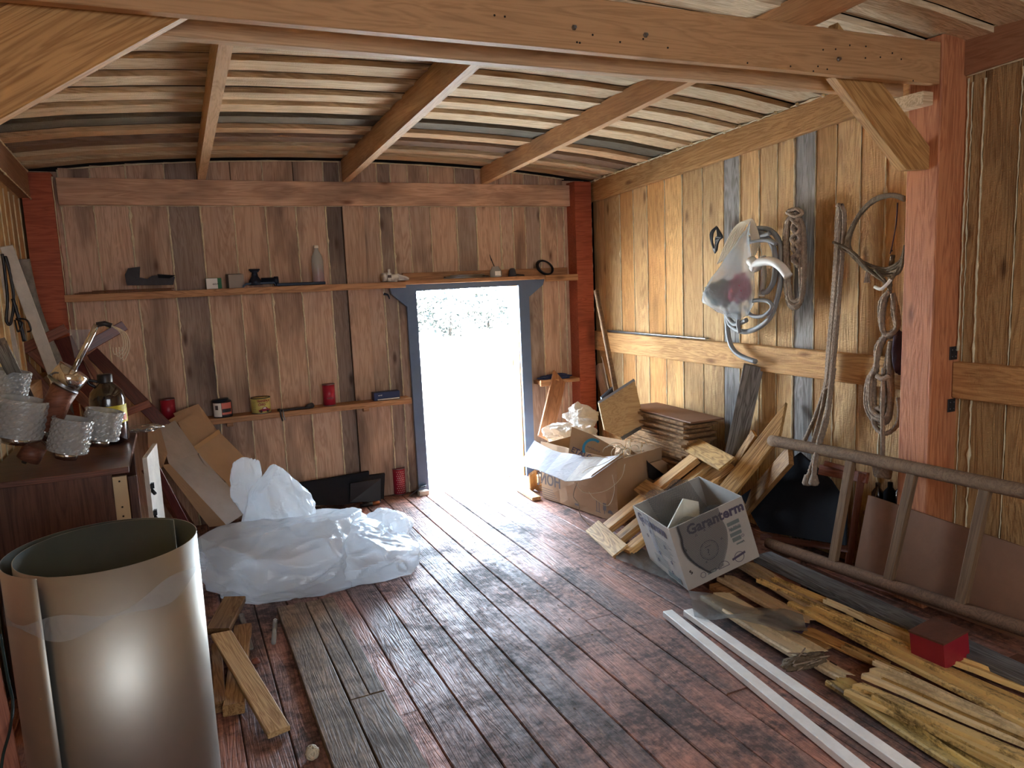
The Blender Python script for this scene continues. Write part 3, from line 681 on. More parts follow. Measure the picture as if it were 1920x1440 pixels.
# glove, small bottle
zd = 1.628
xa = UX(730, 5.4)
t = thing('small_bottle', 'small white plastic bottle with label on the shelf, in front of the glove', 'bottle', (xa, 5.385, zd))
lathe('body', [(.001, 0), (.017, 0), (.017, .055), (.008, .065), (.008, .072)], upright((xa, 5.385, zd)), MWHITE, t, n=20, caps=False); lathe('cap', [(.010, .07), (.009, .088), (.001, .088)], upright((xa, 5.385, zd)), MWHITE, t, n=16, caps=False)
wrap_patch('label', (xa, 5.385, zd), .0175, .025, .045, -2.6, -.8, MINKG, t)
P = (UX(738, 5.43), 5.44, zd + .028)
t = thing('work_glove', 'limp off-white work glove folded on the shelf above the doorway corner', 'glove', P)
blob('palm', P, (.075, .035, .03), 5, MWHITE, t, smooth=True, planes=14, crease=.2, nu=30, nv=16)
for k in range(4): tube('finger', sm([(P[0] + .04, P[1] - .012, P[2] + .012 - k * .01), (P[0] + .085, P[1] - .016 + .006 * k, P[2] - .0 - k * .006), (P[0] + .115, P[1] - .016, P[2] - .016)], 4), .009, MWHITE, t, n=8)
lathe('cuff', [(.03, -.02), (.034, .02), (.03, .02), (.028, -.02)], upright((P[0] - .065, P[1] - .015, P[2] + .003), (1, .3, 0)), MWHITE, t, n=20)
# bundle of thin rods
g = 'thin rods on the shelf over the doorway'
for k in range(9):
    a = V((UX(832 + rnd.uniform(-4, 12), 5.4), 5.37 + .012 * (k % 4), zd + .006 + .009 * (k // 4))); b = V((UX(905 + rnd.uniform(-8, 12), 5.4), 5.37 + .012 * ((k * 3) % 4), zd + .006 + .009 * (k // 4)))
    tube('electrode_rod', [a, b], .0035, MRUST if k % 2 else MSTEEL, None, n=6, label='thin steel rod in the small bundle on the shelf over the doorway', cat='rod', group=g)
# jar with brush
P = (UX(931, 5.4), 5.41, zd)
t = thing('glass_jar', 'dusty glass jar with a paper label on the shelf over the doorway', 'jar', P)
lathe('body', [(.001, 0), (.045, .001), (.048, .01), (.048, .045), (.035, .065), (.028, .078), (.03, .082)], upright(P), MPET, t, n=28, caps=False)
wrap_patch('label', P, .0488, .012, .045, AC(P) - .1, AC(P) + .9, MWHITE, t)
t = thing('paint_brush', 'slim dark paint brush standing in the glass jar', 'brush', P)
tube('handle', [(P[0] + .015, P[1], P[2] + .02), (P[0] - .03, P[1], P[2] + .13)], .004, MBLACK, t, n=8); tube('bristles', [(P[0] - .03, P[1], P[2] + .13), (P[0] - .046, P[1], P[2] + .175)], .0055, MTOOL, t, n=8, rad=lambda q: 1 - .75 * q)
# trowel / funnel
P = V((UX(962, 5.4), 5.41, zd))
t = thing('brush_head', 'grey domed brush with a flat black handle on the shelf', 'brush', P)
lathe('dome', [(.001, .065), (.018, .062), (.026, .045), (.034, .0), (.001, 0)], upright(P), MFELT, t, n=24, caps=False); board('handle', P + V((.03, 0, .014)), P + V((.10, 0, .006)), .022, .01, MBLACK, t)
# black ring
P = V(((UX(1001, 5.44) + UX(1047, 5.44)) / 2, 5.455, zd + .062))
t = thing('cable_coil', 'black coiled ring of cable leaning on the wall at the end of the shelf', 'coil', P)
for k in range(4):
    pts = [P + V((math.cos(a) * (.066 + .005 * (k % 2)), (k - 1.5) * .008 + .02 * math.sin(a), math.sin(a) * (.052 + .004 * (k // 2)) - .012 * math.cos(a))) for a in [2 * PI * j / 36 for j in range(36)]]
    tube('turn', pts, .006, MBLACK, t, n=7, closed=True)
# small knob hanging under the shelf corner
P = Y(727, 553, 5.36); t = thing('shelf_hook', 'small black hook tied under the joint of the upper shelf', 'hook', P)
tube('hook', sm([P + V((-.03, 0, .008)), P, P + V((.012, 0, -.03))], 5), .008, MTOOL, t, n=8, rad=lambda q: 1.2 - .7 * q); tube('tie', [P + V((-.03, 0, .008)), P + V((-.03, .0, .025))], .003, MWHITE, t)

# lower shelf
ZL = .7605
def LX(u, y=5.40): return Y(u, 765 - (u - 400) * .1, y).x
def bc(u, y): return V((LX(u, y), y, ZL))
P = bc(316, 5.42); can('red_can', P, .046, .155, MREDCAN, 'plain dark red can at the far end of the lower shelf, beside the brown boards')
P = bc(417, 5.40); t = thing('paint_tin', 'scruffy printed tin with its lid resting crooked on top, on the lower shelf', 'can', P)
lathe('body', [(.001, 0), (.06, 0), (.062, .01), (.062, .105), (.058, .11), (.001, .105)], upright(P), MBLACK, t, n=32, caps=False)
ac = AC(P); wrap_patch('label_panel', P, .0628, .008, .1, ac - 1.15, ac - .12, MWHITE, t); wrap_patch('picture_panel', P, .0628, .02, .1, ac - .08, ac + 1.1, plain('salmon_print', 'c96a5c', .5), t)
wrap_patch('dark_band', P, .0634, .035, .06, ac - .05, ac + 1.0, MBLACK, t); wrap_patch('barcode', P, .0634, .055, .085, ac - .8, ac - .45, MINKG, t)
lathe('lid', [(.001, .0), (.05, .0), (.056, .004), (.056, .012), (.001, .014)], upright(P + V((-.01, 0, .108)), (-.12, 0, 1)), MTOOL, t, n=32, caps=False)
P = bc(489, 5.40); t = can('yellow_can', P, .064, .108, plain('yellow_can', 'cbbd6a', .45), 'yellow tin with dark red lettering and a drawing of a red car', lid=MTOOL); ac = AC(P)
wall_text('TRANSPAX', P, .064, ac + .25, .082, .021, MINKR, t, .0008, .8); wall_text('CARD', P, .064, ac + .1, .057, .02, MINKR, t, .0008, .9)
wall_text('magnum per car, vaned', P, .064, ac + .25, .073, .008, MINK, t, 0, .8)
for k in range(5): wrap_patch('print_line', P, .0646, .03 + .013 * k, .0318 + .013 * k, ac - 1.0, ac - .55, MINKG, t, 4)
d = V((math.cos(ac + .25), math.sin(ac + .25), 0)); xx = V((-d.y, d.x, 0)); M = box_frame(P + d * .0655 + V((0, 0, .012)), xx, (0, 0, 1), d)
lpanel('car_picture', M, [(-.034, .004, 0), (.04, .004, 0), (.042, .018, 0), (.028, .022, 0), (.018, .034, 0), (-.004, .034, 0), (-.01, .022, 0), (-.034, .016, 0)], .0006, (0, 0, 1), MINKR, t)
lpanel('car_window', M, [(-.005, .022, .0008), (.018, .022, .0008), (.014, .031, .0008), (-.001, .031, .0008)], .0004, (0, 0, 1), MWHITE, t)
for q in (-.018, .026): lathe('car_wheel', [(.0085, 0), (.0085, .001), (.004, .0012)], M @ Matrix.Translation((q, .005, .0008)), MINK, t, n=16)
# strap / old tool on the lower shelf
t = thing('chain_tool', 'dusty strip of metal with ragged clips drooping over the lower shelf', 'tool', bc(560, 5.36))
a, b = bc(520, 5.35), bc(585, 5.37)
board('bar', a + V((0, 0, .008)), b + V((0, 0, .008)), .05, .01, MRUST, t, seg=3, warp=.004)
tube('clip', sm([a + V((.0, -.0, .015)), a + V((.01, -.03, .018)), a + V((.012, -.042, -.02)), a + V((.02, -.042, -.06))], 4), .006, MRUST, t); tube('clip', sm([a + V((.02, 0, .015)), a + V((.028, -.03, .012)), a + V((.03, -.042, -.03)), a + V((.036, -.042, -.055))], 4), .005, MSTEEL, t)
blob('tangle', b + V((-.02, 0, .018)), (.035, .02, .018), 9, MRUST, t, planes=12, nu=18, nv=10)
P = bc(617, 5.41); t = can('red_can', P, .044, .155, MREDCAN, 'red can with worn oval lettering in the middle of the lower shelf'); wall_text('USSO', P, .044, AC(P) + .15, .05, .018, MINKG, t, .0004)
xa, xb = LX(700, 5.38), LX(748, 5.38)
t = thing('blue_box', 'small dark blue oblong box at the doorway end of the lower shelf', 'box', ((xa + xb) / 2, 5.4, ZL)); block('body', ((xa + xb) / 2, 5.4, ZL + .031), (xb - xa, .07, .06), MNAVY, t, ch=.002)
block('white_stripe', ((xa + xb) / 2 + .01, 5.364, ZL + .008), (xb - xa - .03, .002, .008), MWHITE, t, ch=.0003); text('mirtil', box_frame((xa + .03, 5.3635, ZL + .035), (1, 0, 0), (0, 0, 1), (0, -1, 0)), .014, MWHITE, t)
# rag on short shelf, leaning board
P = V((2.83, 5.42, zz3 + .03)); blob('rag', P, (.16, .05, .035), 14, MNAVY, None, planes=20, crease=.25, label='crumpled dark rag on the short corner shelf', cat='rag')
pb('offcut_board', Y(1023, 822, 5.1), Y(1050, 706, 5.36), 28, .02, MSHELF, None, up=(0, -1, .1), cut1=.06, color=(1.05, .9, .85), label='pinkish pine offcut leaning upright against the short corner shelf', cat='board')

# floor by the back wall
dp = [Y(548, 908, 5.33), Y(612, 898, 5.36), Y(692, 884, 5.39), Y(692, 892, 5.39), Y(722, 888, 5.41), Y(720, 935, 5.36), Y(640, 947, 5.3), Y(552, 948, 5.26)]
t = thing('broken_sheet', 'broken dark panel lying on its edge against the bottom of the back wall', 'panel', (dp[7].x, 5.3, 0)); slab('sheet', dp, .03, MDGREY, t, n=(0, 1, 0)); pl2 = [p + V((0, -.03, 0)) for p in (Y(655, 905, 5.33), Y(712, 896, 5.36), Y(712, 938, 5.33), Y(655, 940, 5.33))]; slab('raised_frame', pl2, .02, MBLACK, t, n=(0, 1, 0))
Pb = [F(676, 952), F(712, 946)]
t = thing('battery_pack', 'small black and copper battery lying on the floor before the dark panel', 'battery', Pb[0]); a, b = Pb[0] + V((0, 0, .016)), Pb[1] + V((0, 0, .016)); c = a.lerp(b, .62)
tube('body', [a, c], .0155, MBLACK, t, n=16); tube('copper_end', [c, b], .0155, plain('copper', '9a5a34', .3, .6), t, n=16); tube('terminal', [b, b + (b - a).normalized() * .006], .006, MSTEEL, t, n=10)
P = F(750, 925); can('spotted_can', P, .048, .205, MREDCAN, 'red can with white polka dots standing on the floor beside the doorway'); t = bpy.data.objects.get('spotted_can')
ac = AC(P); k = 0
for i in range(11):
    for j in range(5):
        a = ac - .35 + j * .3 + (.15 if i % 2 else 0); d = V((math.cos(a), math.sin(a), 0)); lathe('dot', [(.0028, 0), (.0028, .0006), (.001, .0008)], upright(P + d * .048 + V((0, 0, .02 + i * .016)), d), MWHITE, t, n=8)
for k in range(3): tube('rod_end', [P + V((.01 * k - .01, 0, .15)), P + V((.02 * k - .02, .01, .235))], .004, MRUST, t)
P = F(794, 928); wbk = block('wood_block', (P.x, P.y, .018), (.075, .05, .035), MWHITEP, None, rot=.1, label='small pale wood block on the floor at the foot of the doorway', cat='block')
slab('felt_scrap', [F(766, 932, .0), F(803, 905, .0), F(798, 912, .08), F(788, 915, .06)], .006, MFELT, None, n=(0, 0, 1), label='dark triangular scrap of felt standing in the corner by the doorway', cat='scrap')

# ------------------------------------------------------------------ left side: cabinet, chandelier, bottle, boards, cardboard, film
ZT = .9
cab = thing('cabinet', 'brown veneered cabinet with open doors against the wall, a chandelier lying on its top', 'cabinet', (-.5, 3.85, 0))
CX0, CX1, CY0, CY1 = -.735, -.225, 3.42, 4.3
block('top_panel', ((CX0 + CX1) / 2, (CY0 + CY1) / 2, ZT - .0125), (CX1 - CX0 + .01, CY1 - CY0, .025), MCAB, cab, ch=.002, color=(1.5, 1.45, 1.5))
board('side_panel', ((CX0 + CX1) / 2 - .02, CY0 + .02, 0), ((CX0 + CX1) / 2 - .02, CY0 + .02, ZT - .026), CX1 - CX0 - .08, .02, MCAB, cab, up=(0, -1, 0))
board('side_panel', ((CX0 + CX1) / 2, CY1 - .02, 0), ((CX0 + CX1) / 2, CY1 - .02, ZT - .026), CX1 - CX0 - .03, .02, MCAB, cab, up=(0, -1, 0))
board('back_panel', (CX0 + .01, (CY0 + CY1) / 2, 0), (CX0 + .01, (CY0 + CY1) / 2, ZT - .026), CY1 - CY0 - .06, .01, MCAB, cab, up=(1, 0, 0))
stl = board('front_stile', (CX1 - .035, CY0 + .028, 0), (CX1 - .035, CY0 + .028, ZT - .04), .055, .018, MCREAM, cab, up=(0, -1, 0))
for z in (.84, .73, .69, .65): lathe('peg_hole', [(.004, 0), (.004, .001), (.001, .0012)], upright((CX1 - .035, CY0 + .0185, z), (0, -1, 0)), MDARK, stl, n=8)
d1 = board('door', (CX1 + .012, CY0 + .05, 0.02), (CX1 + .012, CY0 + .05, ZT - .05), .035, .02, MCAB, cab, up=(0, -1, 0))
d2 = slab('door', [(CX1 + .055, CY0 + .1, .03), (CX1 + .055, CY0 + .1, ZT + .01), (CX1 + .09, CY0 + .42, ZT + .01), (CX1 + .09, CY0 + .42, .03)], .018, MWHITEP, cab, n=(1, 0, 0))
for z in (.78, .66, .53):
    h = block('hinge', (CX1 + .078, CY0 + .12, z), (.022, .03, .022), MBLACK, d2, ch=.003)
    tube('hinge_arm', [(CX1 + .07, CY0 + .13, z - .01), (CX1 + .09, CY0 + .105, z - .035)], .008, MBLACK, cab, n=7)
block('shelf', ((CX0 + CX1) / 2, (CY0 + CY1) / 2, .45), (CX1 - CX0 - .06, CY1 - CY0 - .06, .018), MCAB, cab, ch=.002)
# chandelier
def CT(u, v, z): return F(u, v, z)
base = CT(60, 838, .93); base = Y(60, 838, 3.64); top = Y(172, 615, base.y - .05)
ch = thing('chandelier', 'fallen chandelier with pressed glass shades lying on the brown cabinet', 'chandelier', (base.x, base.y, ZT))
ax = (top - base); 
pA = Y(112, 765, base.y - .02); pB = Y(88, 805, base.y - .01); pC = Y(130, 708, base.y - .03)
tube('wooden_column', [pB, Y(108, 752, base.y - .02), Y(122, 728, base.y - .02)], .052, MBROWN, ch, n=20, rad=lambda q: .9 + .12 * q)
tube('ceiling_cup', [Y(117, 722, base.y - .03), Y(140, 694, base.y - .03)], .064, MCHROME, ch, n=28)
lathe('cup_rim', [(.066, 0), (.068, .004), (.066, .008)], upright(Y(117, 722, base.y - .03), Y(140, 694, base.y) - Y(117, 722, base.y)), MSTEEL, ch, n=28)
tube('stem', [Y(133, 705, base.y - .03), Y(181, 609, base.y - .05)], .012, MCHROME, ch, n=14)
s0 = Y(181, 609, base.y - .05)
tube('stem_cap', [s0, s0 + V((.03, 0, .004)), s0 + V((.055, 0, -.008))], .011, MBLACK, ch, n=10)
for k in range(4): tube('wire', sm([s0 + V((.05, 0, -.004)), s0 + V((.085 + .006 * k, .005 * k, -.04)), s0 + V((.09 + .008 * k, 0, -.10)), s0 + V((.055 + .01 * k, 0, -.13 - .01 * k)), s0 + V((.05 + .012 * k, 0, -.10))], 6), .0022, MCABLE, ch, n=6)
hub = Y(78, 822, base.y)
tube('chrome_collar', [hub, Y(90, 795, base.y)], .04, MCHROME, ch, n=24)
tube('wooden_finial', [Y(52, 862, base.y), Y(66, 838, base.y)], .045, MBROWN, ch, n=16); tube('tip', [Y(44, 868, base.y), Y(55, 852, base.y)], .01, MSTEEL, ch, n=10)
def shade(c, axis, r, h):
    """pressed glass drum with a raised diamond pattern, hollow"""
    nu, nv = 64, 26; vs = []; fs = []
    for side in (0, 1):
        for i in range(nv + 1):
            z = h * (i / nv - .5)
            for j in range(nu):
                a = 2 * PI * j / nu
                p1 = abs(((a * 9 / PI + z * 34 + 40) % 1) - .5); p2 = abs(((a * 9 / PI - z * 34 + 40) % 1) - .5)
                rr = (r + .006 * min(p1, p2) * 2) if side == 0 else r - .006
                vs.append((rr * math.cos(a), rr * math.sin(a), z))
    o = (nv + 1) * nu
    for i in range(nv):
        for j in range(nu):
            k = (j + 1) % nu
            fs.append((i * nu + j, i * nu + k, (i + 1) * nu + k, (i + 1) * nu + j)); fs.append((o + i * nu + k, o + i * nu + j, o + (i + 1) * nu + j, o + (i + 1) * nu + k))
    for j in range(nu):
        k = (j + 1) % nu; fs.append((nv * nu + j, nv * nu + k, o + nv * nu + k, o + nv * nu + j)); fs.append((k, j, o + j, o + k))
    q = V((0, 0, 1)).rotation_difference(V(axis)).to_matrix().to_4x4()
    return mesh_obj('glass_shade', vs, fs, MGLASS, ch, Matrix.Translation(V(c)) @ q)
sax = (.28, 0, 1)
for (u, v, y, r, h, cu, cv) in ((132, 815, base.y - .08, .074, .14, 122, 858), (192, 795, base.y + .12, .074, .13, 188, 838), (38, 782, base.y - .06, .09, .155, 30, 830), (18, 722, base.y + .13, .07, .13, 5, 770)):
    C = Y(u, v, y); shade(C, sax, r, h); A = V(sax).normalized(); q = C - A * (h / 2 + .012)
    lathe('lamp_cup', [(.001, -.02), (r * .55, -.02), (r * .6, .006), (r * .55, .008), (.001, .0)], upright(q, sax), MCHROME, ch, n=24, caps=False)
    tube('arm', sm([hub, hub.lerp(q, .5) + V((0, 0, -.015)), q - A * .02], 5), .012, MCHROME, ch, n=8)
# bottle
P = F(207, 822, ZT); P.y = 4.1; P = V((Y(207, 800, 4.05).x, 4.05, ZT + .001))
t = thing('canister_bottle', 'large dark brown bottle with a yellow label and black cap on the cabinet', 'bottle', P)
lathe('body', [(.001, 0), (.07, .002), (.078, .015), (.078, .215), (.07, .25), (.045, .28), (.03, .292), (.03, .30)], upright(P), MAMBER, t, n=36, caps=False)
lathe('cap', [(.033, .295), (.033, .33), (.03, .334), (.001, .334)], upright(P), MBLACK, t, n=24, caps=False)
tube('handle', sm([P + V((-.03, 0, .30)), P + V((-.07, 0, .31)), P + V((-.065, 0, .29)), P + V((-.04, 0, .275))], 4), .007, MBLACK, t)
ac = AC(P); wrap_patch('label', P, .0788, .10, .185, ac - 1.4, ac + 1.5, MYEL, t); wrap_patch('label_print', P, .0794, .15, .172, ac - .7, ac + .2, MINKG, t); wrap_patch('label_print', P, .0794, .11, .14, ac + .7, ac + 1.2, plain('orange_print', 'c05a20', .5), t)
# foil sachet
P = V((Y(262, 800, 4.2).x, 4.2, ZT + .03))
def mfoil(name='foil'): return plain(name, 'c9c9c4', .25, .9, bump=.8, bscale=30)
blob('foil_packet', P, (.085, .06, .02), 21, mfoil(), None, planes=16, crease=.3, nu=34, nv=14, deform=None, label='crumpled silvery foil packet at the corner of the cabinet top', cat='packet')
# boards standing in the corner
G = 'brown painted frame boards stacked in the corner'
def L5(u, v, y=5.0): return Y(u, v, y)
tr = thing('trestle_frame', 'brown painted trestle of crossed boards leaning in the corner behind the cabinet', 'frame', L5(80, 780, 4.95))
pb('crossbar', L5(24, 664, 4.9), L5(124, 616, 4.9), 19, .03, MBROWN, tr, color=(1.2, 1.15, 1.1))
pb('leg', L5(30, 672, 4.93), L5(140, 800, 4.9), 26, .035, MBROWN, tr); pb('leg', L5(56, 655, 4.93), L5(182, 775, 4.9), 18, .03, MBROWN, tr, color=(1.15, 1.1, 1))
tube('foot_rest', [L5(30, 700, 4.95), L5(90, 800, 4.95)], .008, MBROWN, tr)
tr = thing('trestle_frame', 'dark red brown trestle of crossed boards leaning against the back wall', 'frame', L5(230, 780, 5.1))
pb('crossbar', L5(160, 652, 5.1), L5(234, 610, 5.14), 19, .03, MMAHOG, tr, color=(1.25, 1.2, 1.2))
pb('leg', L5(116, 634, 5.2), L5(190, 800, 5.0), 34, .03, MMAHOG, tr, color=(1.1, 1, 1)); pb('leg', L5(172, 660, 5.2), L5(310, 800, 5.05), 24, .03, MMAHOG, tr, color=(1.2, 1.1, 1.1))
pb('leg', L5(150, 655, 5.15), L5(240, 810, 5.0), 10, .03, MBROWN, tr); pb('rail', L5(236, 774, 5.02), L5(281, 756, 5.02), 14, .03, MBROWN, tr, color=(1.7, 1.5, 1.25))
pb('grey_board', X(0, 648, -.62), Y(58, 760, 4.0), 24, .03, MG, None, color=(.6, .52, .45), label='greyish brown board leaning on the wall at the end of the cabinet', cat='board')
pb('white_board', Y(12, 462, 4.55), Y(108, 720, 4.75), 21, .02, MWHITEP, None, label='long narrow white painted board leaning on the plank wall', cat='board')
pb('pale_batten', Y(-8, 470, 4.5), Y(34, 690, 4.6), 12, .02, MWHITEP, None, color=(1, .95, .9), label='thin pale batten leaning on the plank wall beside the white board', cat='batten')
tube('birch_pole', sm([Y(42, 486, 4.95), Y(58, 560, 4.97), Y(80, 625, 4.98), Y(108, 690, 5.0), Y(130, 800, 5.05)], 6), .036, plain('birch_bark', '8d8a84', .8, bump=.8, bscale=40, var=.5), None, n=12, label='crooked round pole with grey bark leaning in the corner', cat='pole')
P = [Y(u, v, 4.4) for u, v in ((4, 476), (8, 500), (14, 560), (12, 600), (20, 606), (26, 560), (18, 510), (10, 480))]
t = thing('leather_whip', 'black braided cord looped and tied, hanging on the plank wall', 'cord', P[0])
tube('braid', sm(P, 6), .007, MBLACK, t, n=7, twist=160); tube('braid', sm([Y(24, 560, 4.4), Y(36, 600, 4.4), Y(46, 640, 4.4)], 6), .009, MBLACK, t, n=7, twist=160)
tube('bow_loop', sm([Y(28, 600, 4.4), Y(34, 622, 4.38), Y(42, 606, 4.38), Y(30, 598, 4.4), Y(50, 600, 4.38), Y(58, 618, 4.38), Y(52, 622, 4.4)], 6), .0045, MBLACK, t, n=6)
# clear wrinkled film caught between the trestles
slab('plastic_scrap', [L5(128, 618, 5.0), L5(182, 618, 5.0), L5(170, 650, 4.98), L5(140, 672, 4.98)], .003, film('clear_scrap', 'e8eef2', .85, .2, .3, 20, .2), None, n=(0, -1, 0), label='scrap of clear plastic caught between the crossed boards', cat='plastic')
# dark red plank leaning behind the metal roll
pb('mahogany_board', Y(283, 862, 4.3), F(388, 1060), 15, .03, MMAHOG, None, color=(1.3, 1.1, 1.1), label='long dark red board leaning against the cabinet beside the cardboard', cat='board')
pb('brown_offcut', Y(282, 880, 4.45), F(360, 1000, .02), 26, .02, MBROWN, None, color=(.9, .85, .85), label='short brown board behind the dark red board by the cabinet', cat='board')
# cardboard
def grid_sheet(name, rows, mat, parent, th=.006, n=None, crump=0., seed=3, **k):
    """sheet through rows of world points, subdivided bilinearly"""
    rr = random.Random(seed); R_ = []
    for a, b in zip(rows, rows[1:]):
        for q in range(4): R_.append([V(x_).lerp(V(y_), q / 4) for x_, y_ in zip(a, b)])
    R_.append([V(x_) for x_ in rows[-1]]); G_ = []
    for r_ in R_:
        o = []
        for a, b in zip(r_, r_[1:]):
            for q in range(4): o.append(a.lerp(b, q / 4))
        o.append(r_[-1]); G_.append(o)
    nu = len(G_[0]); nv = len(G_); o0 = G_[0][0].copy(); vs = []
    nn = V(n) if n is not None else cam_up(o0)
    for s in (0, 1):
        for i in range(nv):
            for j in range(nu):
                p = G_[i][j]; p = p + nn * (noise.noise(p * 7 + V((seed, 0, 0))) * crump)
                vs.append(p - o0 - nn * (th * s))
    N_ = nu * nv; fs = []
    for i in range(nv - 1):
        for j in range(nu - 1):
            a = i * nu + j; fs.append((a, a + 1, a + nu + 1, a + nu)); fs.append((N_ + a, N_ + a + nu, N_ + a + nu + 1, N_ + a + 1))
    edge = [j for j in range(nu)] + [i * nu + nu - 1 for i in range(1, nv)] + [(nv - 1) * nu + j for j in range(nu - 2, -1, -1)] + [i * nu for i in range(nv - 2, 0, -1)]
    for a, b in zip(edge, edge[1:] + edge[:1]): fs.append((b, a, N_ + a, N_ + b))
    return mesh_obj(name, vs, fs, mat, parent, Matrix.Translation(o0), smooth=False, **k)
cb = thing('cardboard_sheet', 'big unfolded brown cardboard box leaning between the cabinet and the back wall', 'cardboard', F(400, 985))
Y_ = lambda u, v, y: Y(u, v, y)
grid_sheet('upper_flap', [[Y_(325, 775, 5.25), Y_(372, 757, 5.33), Y_(408, 808, 5.3)], [Y_(358, 840, 5.1), Y_(395, 825, 5.2), Y_(410, 812, 5.25)]], MCARD, cb, crump=.006, color=(1, 1, 1))
grid_sheet('main_panel', [[Y_(360, 842, 5.1), Y_(410, 808, 5.25)], [Y_(425, 905, 4.98), Y_(505, 905, 5.12)], [Y_(455, 960, 4.85), Y_(530, 945, 5.0)]], MCARD, cb, crump=.008)
grid_sheet('white_lining', [[Y_(298, 802, 5.0), Y_(328, 788, 5.1)], [Y_(316, 868, 4.85), Y_(372, 850, 5.02)], [Y_(400, 960, 4.65), Y_(445, 930, 4.8)], [Y_(425, 985, 4.6), Y_(455, 965, 4.7)]], MCARD2, cb, crump=.012, color=(1.2, 1.2, 1.2))
grid_sheet('side_panel', [[Y_(304, 872, 4.85), Y_(318, 870, 4.84)], [Y_(392, 988, 4.6), Y_(425, 985, 4.58)]], MCARD, cb, crump=.004)
grid_sheet('torn_corner', [[Y_(276, 795, 4.95), Y_(300, 800, 4.95)], [Y_(278, 840, 4.9), Y_(314, 850, 4.88)], [Y_(300, 880, 4.85), Y_(306, 874, 4.84)]], MCARD, cb, crump=.01)
grid_sheet('back_flap', [[Y_(282, 806, 5.08), Y_(372, 757, 5.35)], [Y_(300, 812, 5.05), Y_(376, 766, 5.34)]], MCARD, cb)
pb('packing_tape', Y_(362, 843, 5.08), Y_(412, 808, 5.24), 8, .001, plain('brown_tape', 'a5825c', .3), cb)
tube('torn_edge', sm([Y_(372, 850, 4.98), Y_(385, 872, 4.95), Y_(410, 895, 4.9), Y_(430, 915, 4.85)], 5), .005, MCARD2, cb, n=6, color=(.6, .6, .6))
# polythene heap
fm = F(560, 1050)
parts = []
def heap(c, rad, seed, **k):
    vs, fs = blob_geo((0, 0, 0), rad, seed, zmin=-c[2] + .004, **k); return [v + V(c) for v in vs], fs
def lean(v):
    return V((v.x + .10 * math.sin(v.z * 9), v.y, v.z))
hk = dict(dmin=.55, p=90, crease=.0, fine=.0)
parts.append(heap((.50, 4.20, .14), (.66, .54, .37), 31, nu=200, nv=110, planes=70, cs=1.6, ridge=.10, **hk))
parts.append(heap((.86, 4.20, .12), (.42, .38, .26), 36, nu=150, nv=80, planes=50, cs=1.7, ridge=.10, **hk))
parts.append(heap((.50, 4.50, .34), (.27, .22, .30), 13, nu=110, nv=64, planes=40, cs=1.5, ridge=.10, **hk))
parts.append(heap((.34, 4.60, .46), (.15, .10, .18), 77, nu=80, nv=46, planes=26, cs=1.5, ridge=.14, **hk))
parts.append(heap((1.08, 4.40, .13), (.25, .28, .18), 45, nu=100, nv=56, planes=36, cs=1.6, ridge=.14, **hk))
vs, fs = join_geo(parts)
t = mesh_obj('polythene_film', [v - V((.56, 4.27, 0)) for v in vs], fs, MFILM, None, Matrix.Translation((.52, 4.16, 0)), smooth=False, label='big crumpled heap of translucent white polythene film on the floor', cat='plastic film')
# sheet metal roll
C0 = V((-.236, 2.365, 0)); H0 = .9; vs = []; fs = []; n = 110; a0 = math.atan2(Y(97, 1086, 2.2).y - C0.y, Y(97, 1086, 2.2).x - C0.x); a0 = -2.15
turns = 1.55
for i in range(n + 1):
    t_ = i / n; a = a0 - t_ * turns * 2 * PI; r = .252 - .016 * t_ - (.022 * max(0, math.sin((t_ - .62) * 9)) if t_ > .64 else 0)
    for s in (0, .0022):
        for z in (0, H0): vs.append((( r - s) * math.cos(a), (r - s) * .985 * math.sin(a), z))
for i in range(n):
    a = i * 4; b = a + 4
    fs += [(a, a + 1, b + 1, b), (a + 2, b + 2, b + 3, a + 3), (a + 1, a + 3, b + 3, b + 1), (a, b, b + 2, a + 2)]
fs += [(0, 2, 3, 1), (n * 4, n * 4 + 1, n * 4 + 3, n * 4 + 2)]
rl = thing('sheet_metal_roll', 'tall roll of dull sheet metal standing on the floor in front of the cabinet', 'metal roll', C0)
o = mesh_obj('sheet', vs, fs, [MALU, plain('shaded_inner_face', '4c5450', .5, .6)], rl, Matrix.Translation(C0), smooth=True)  # second material darkens the inward faces: shade of the unlit inside, painted on
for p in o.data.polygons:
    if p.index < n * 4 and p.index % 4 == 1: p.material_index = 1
wv = []; wf_ = []; n = 60
for i in range(n + 1):
    a = -3.3 + 3.6 * i / n; zb = .80 + .035 * math.sin(a * 1.1 + 1); 
    for j in range(5):
        z = zb + (j - 2) * (.010 + .008 * math.sin(i * .35)); r = .2545 + .0025 * noise.noise(V((i * .6, j * 3.1, 0)))
        wv.append((r * math.cos(a), r * .985 * math.sin(a), z))
for i in range(n):
    for j in range(4): a = i * 5 + j; wf_.append((a, a + 5, a + 6, a + 1))
mesh_obj('stretch_wrap', wv, wf_, MWRAP, rl, Matrix.Translation(C0), smooth=True)
for k in range(5):
    a = .05 + .04 * k; q = C0 + V((.262 * math.cos(a), .258 * math.sin(a), .80 - .012 * k))
    tube('wrap_fold', sm([q + V((-.02, -.05, .02)), q + V((.004, 0, .0)), q + V((-.012, .05, .012))], 5), .0035, MWRAP, rl, n=6)
block('machine_part', (-.68, 2.62, .45), (.12, .2, .9), MBLACK, None, label='black cabinet-like metal casing behind the metal roll at the picture edge', cat='casing')
tube('green_cord', sm([X(0, 1190, -.52), X(14, 1270, -.52), X(24, 1320, -.52), X(18, 1370, -.52), X(4, 1425, -.52), X(0, 1500, -.52)], 6), .004, plain('green_cord', '2c3a36', .5), None, n=7, label='thin dark green cord hanging beside the metal roll', cat='cord')
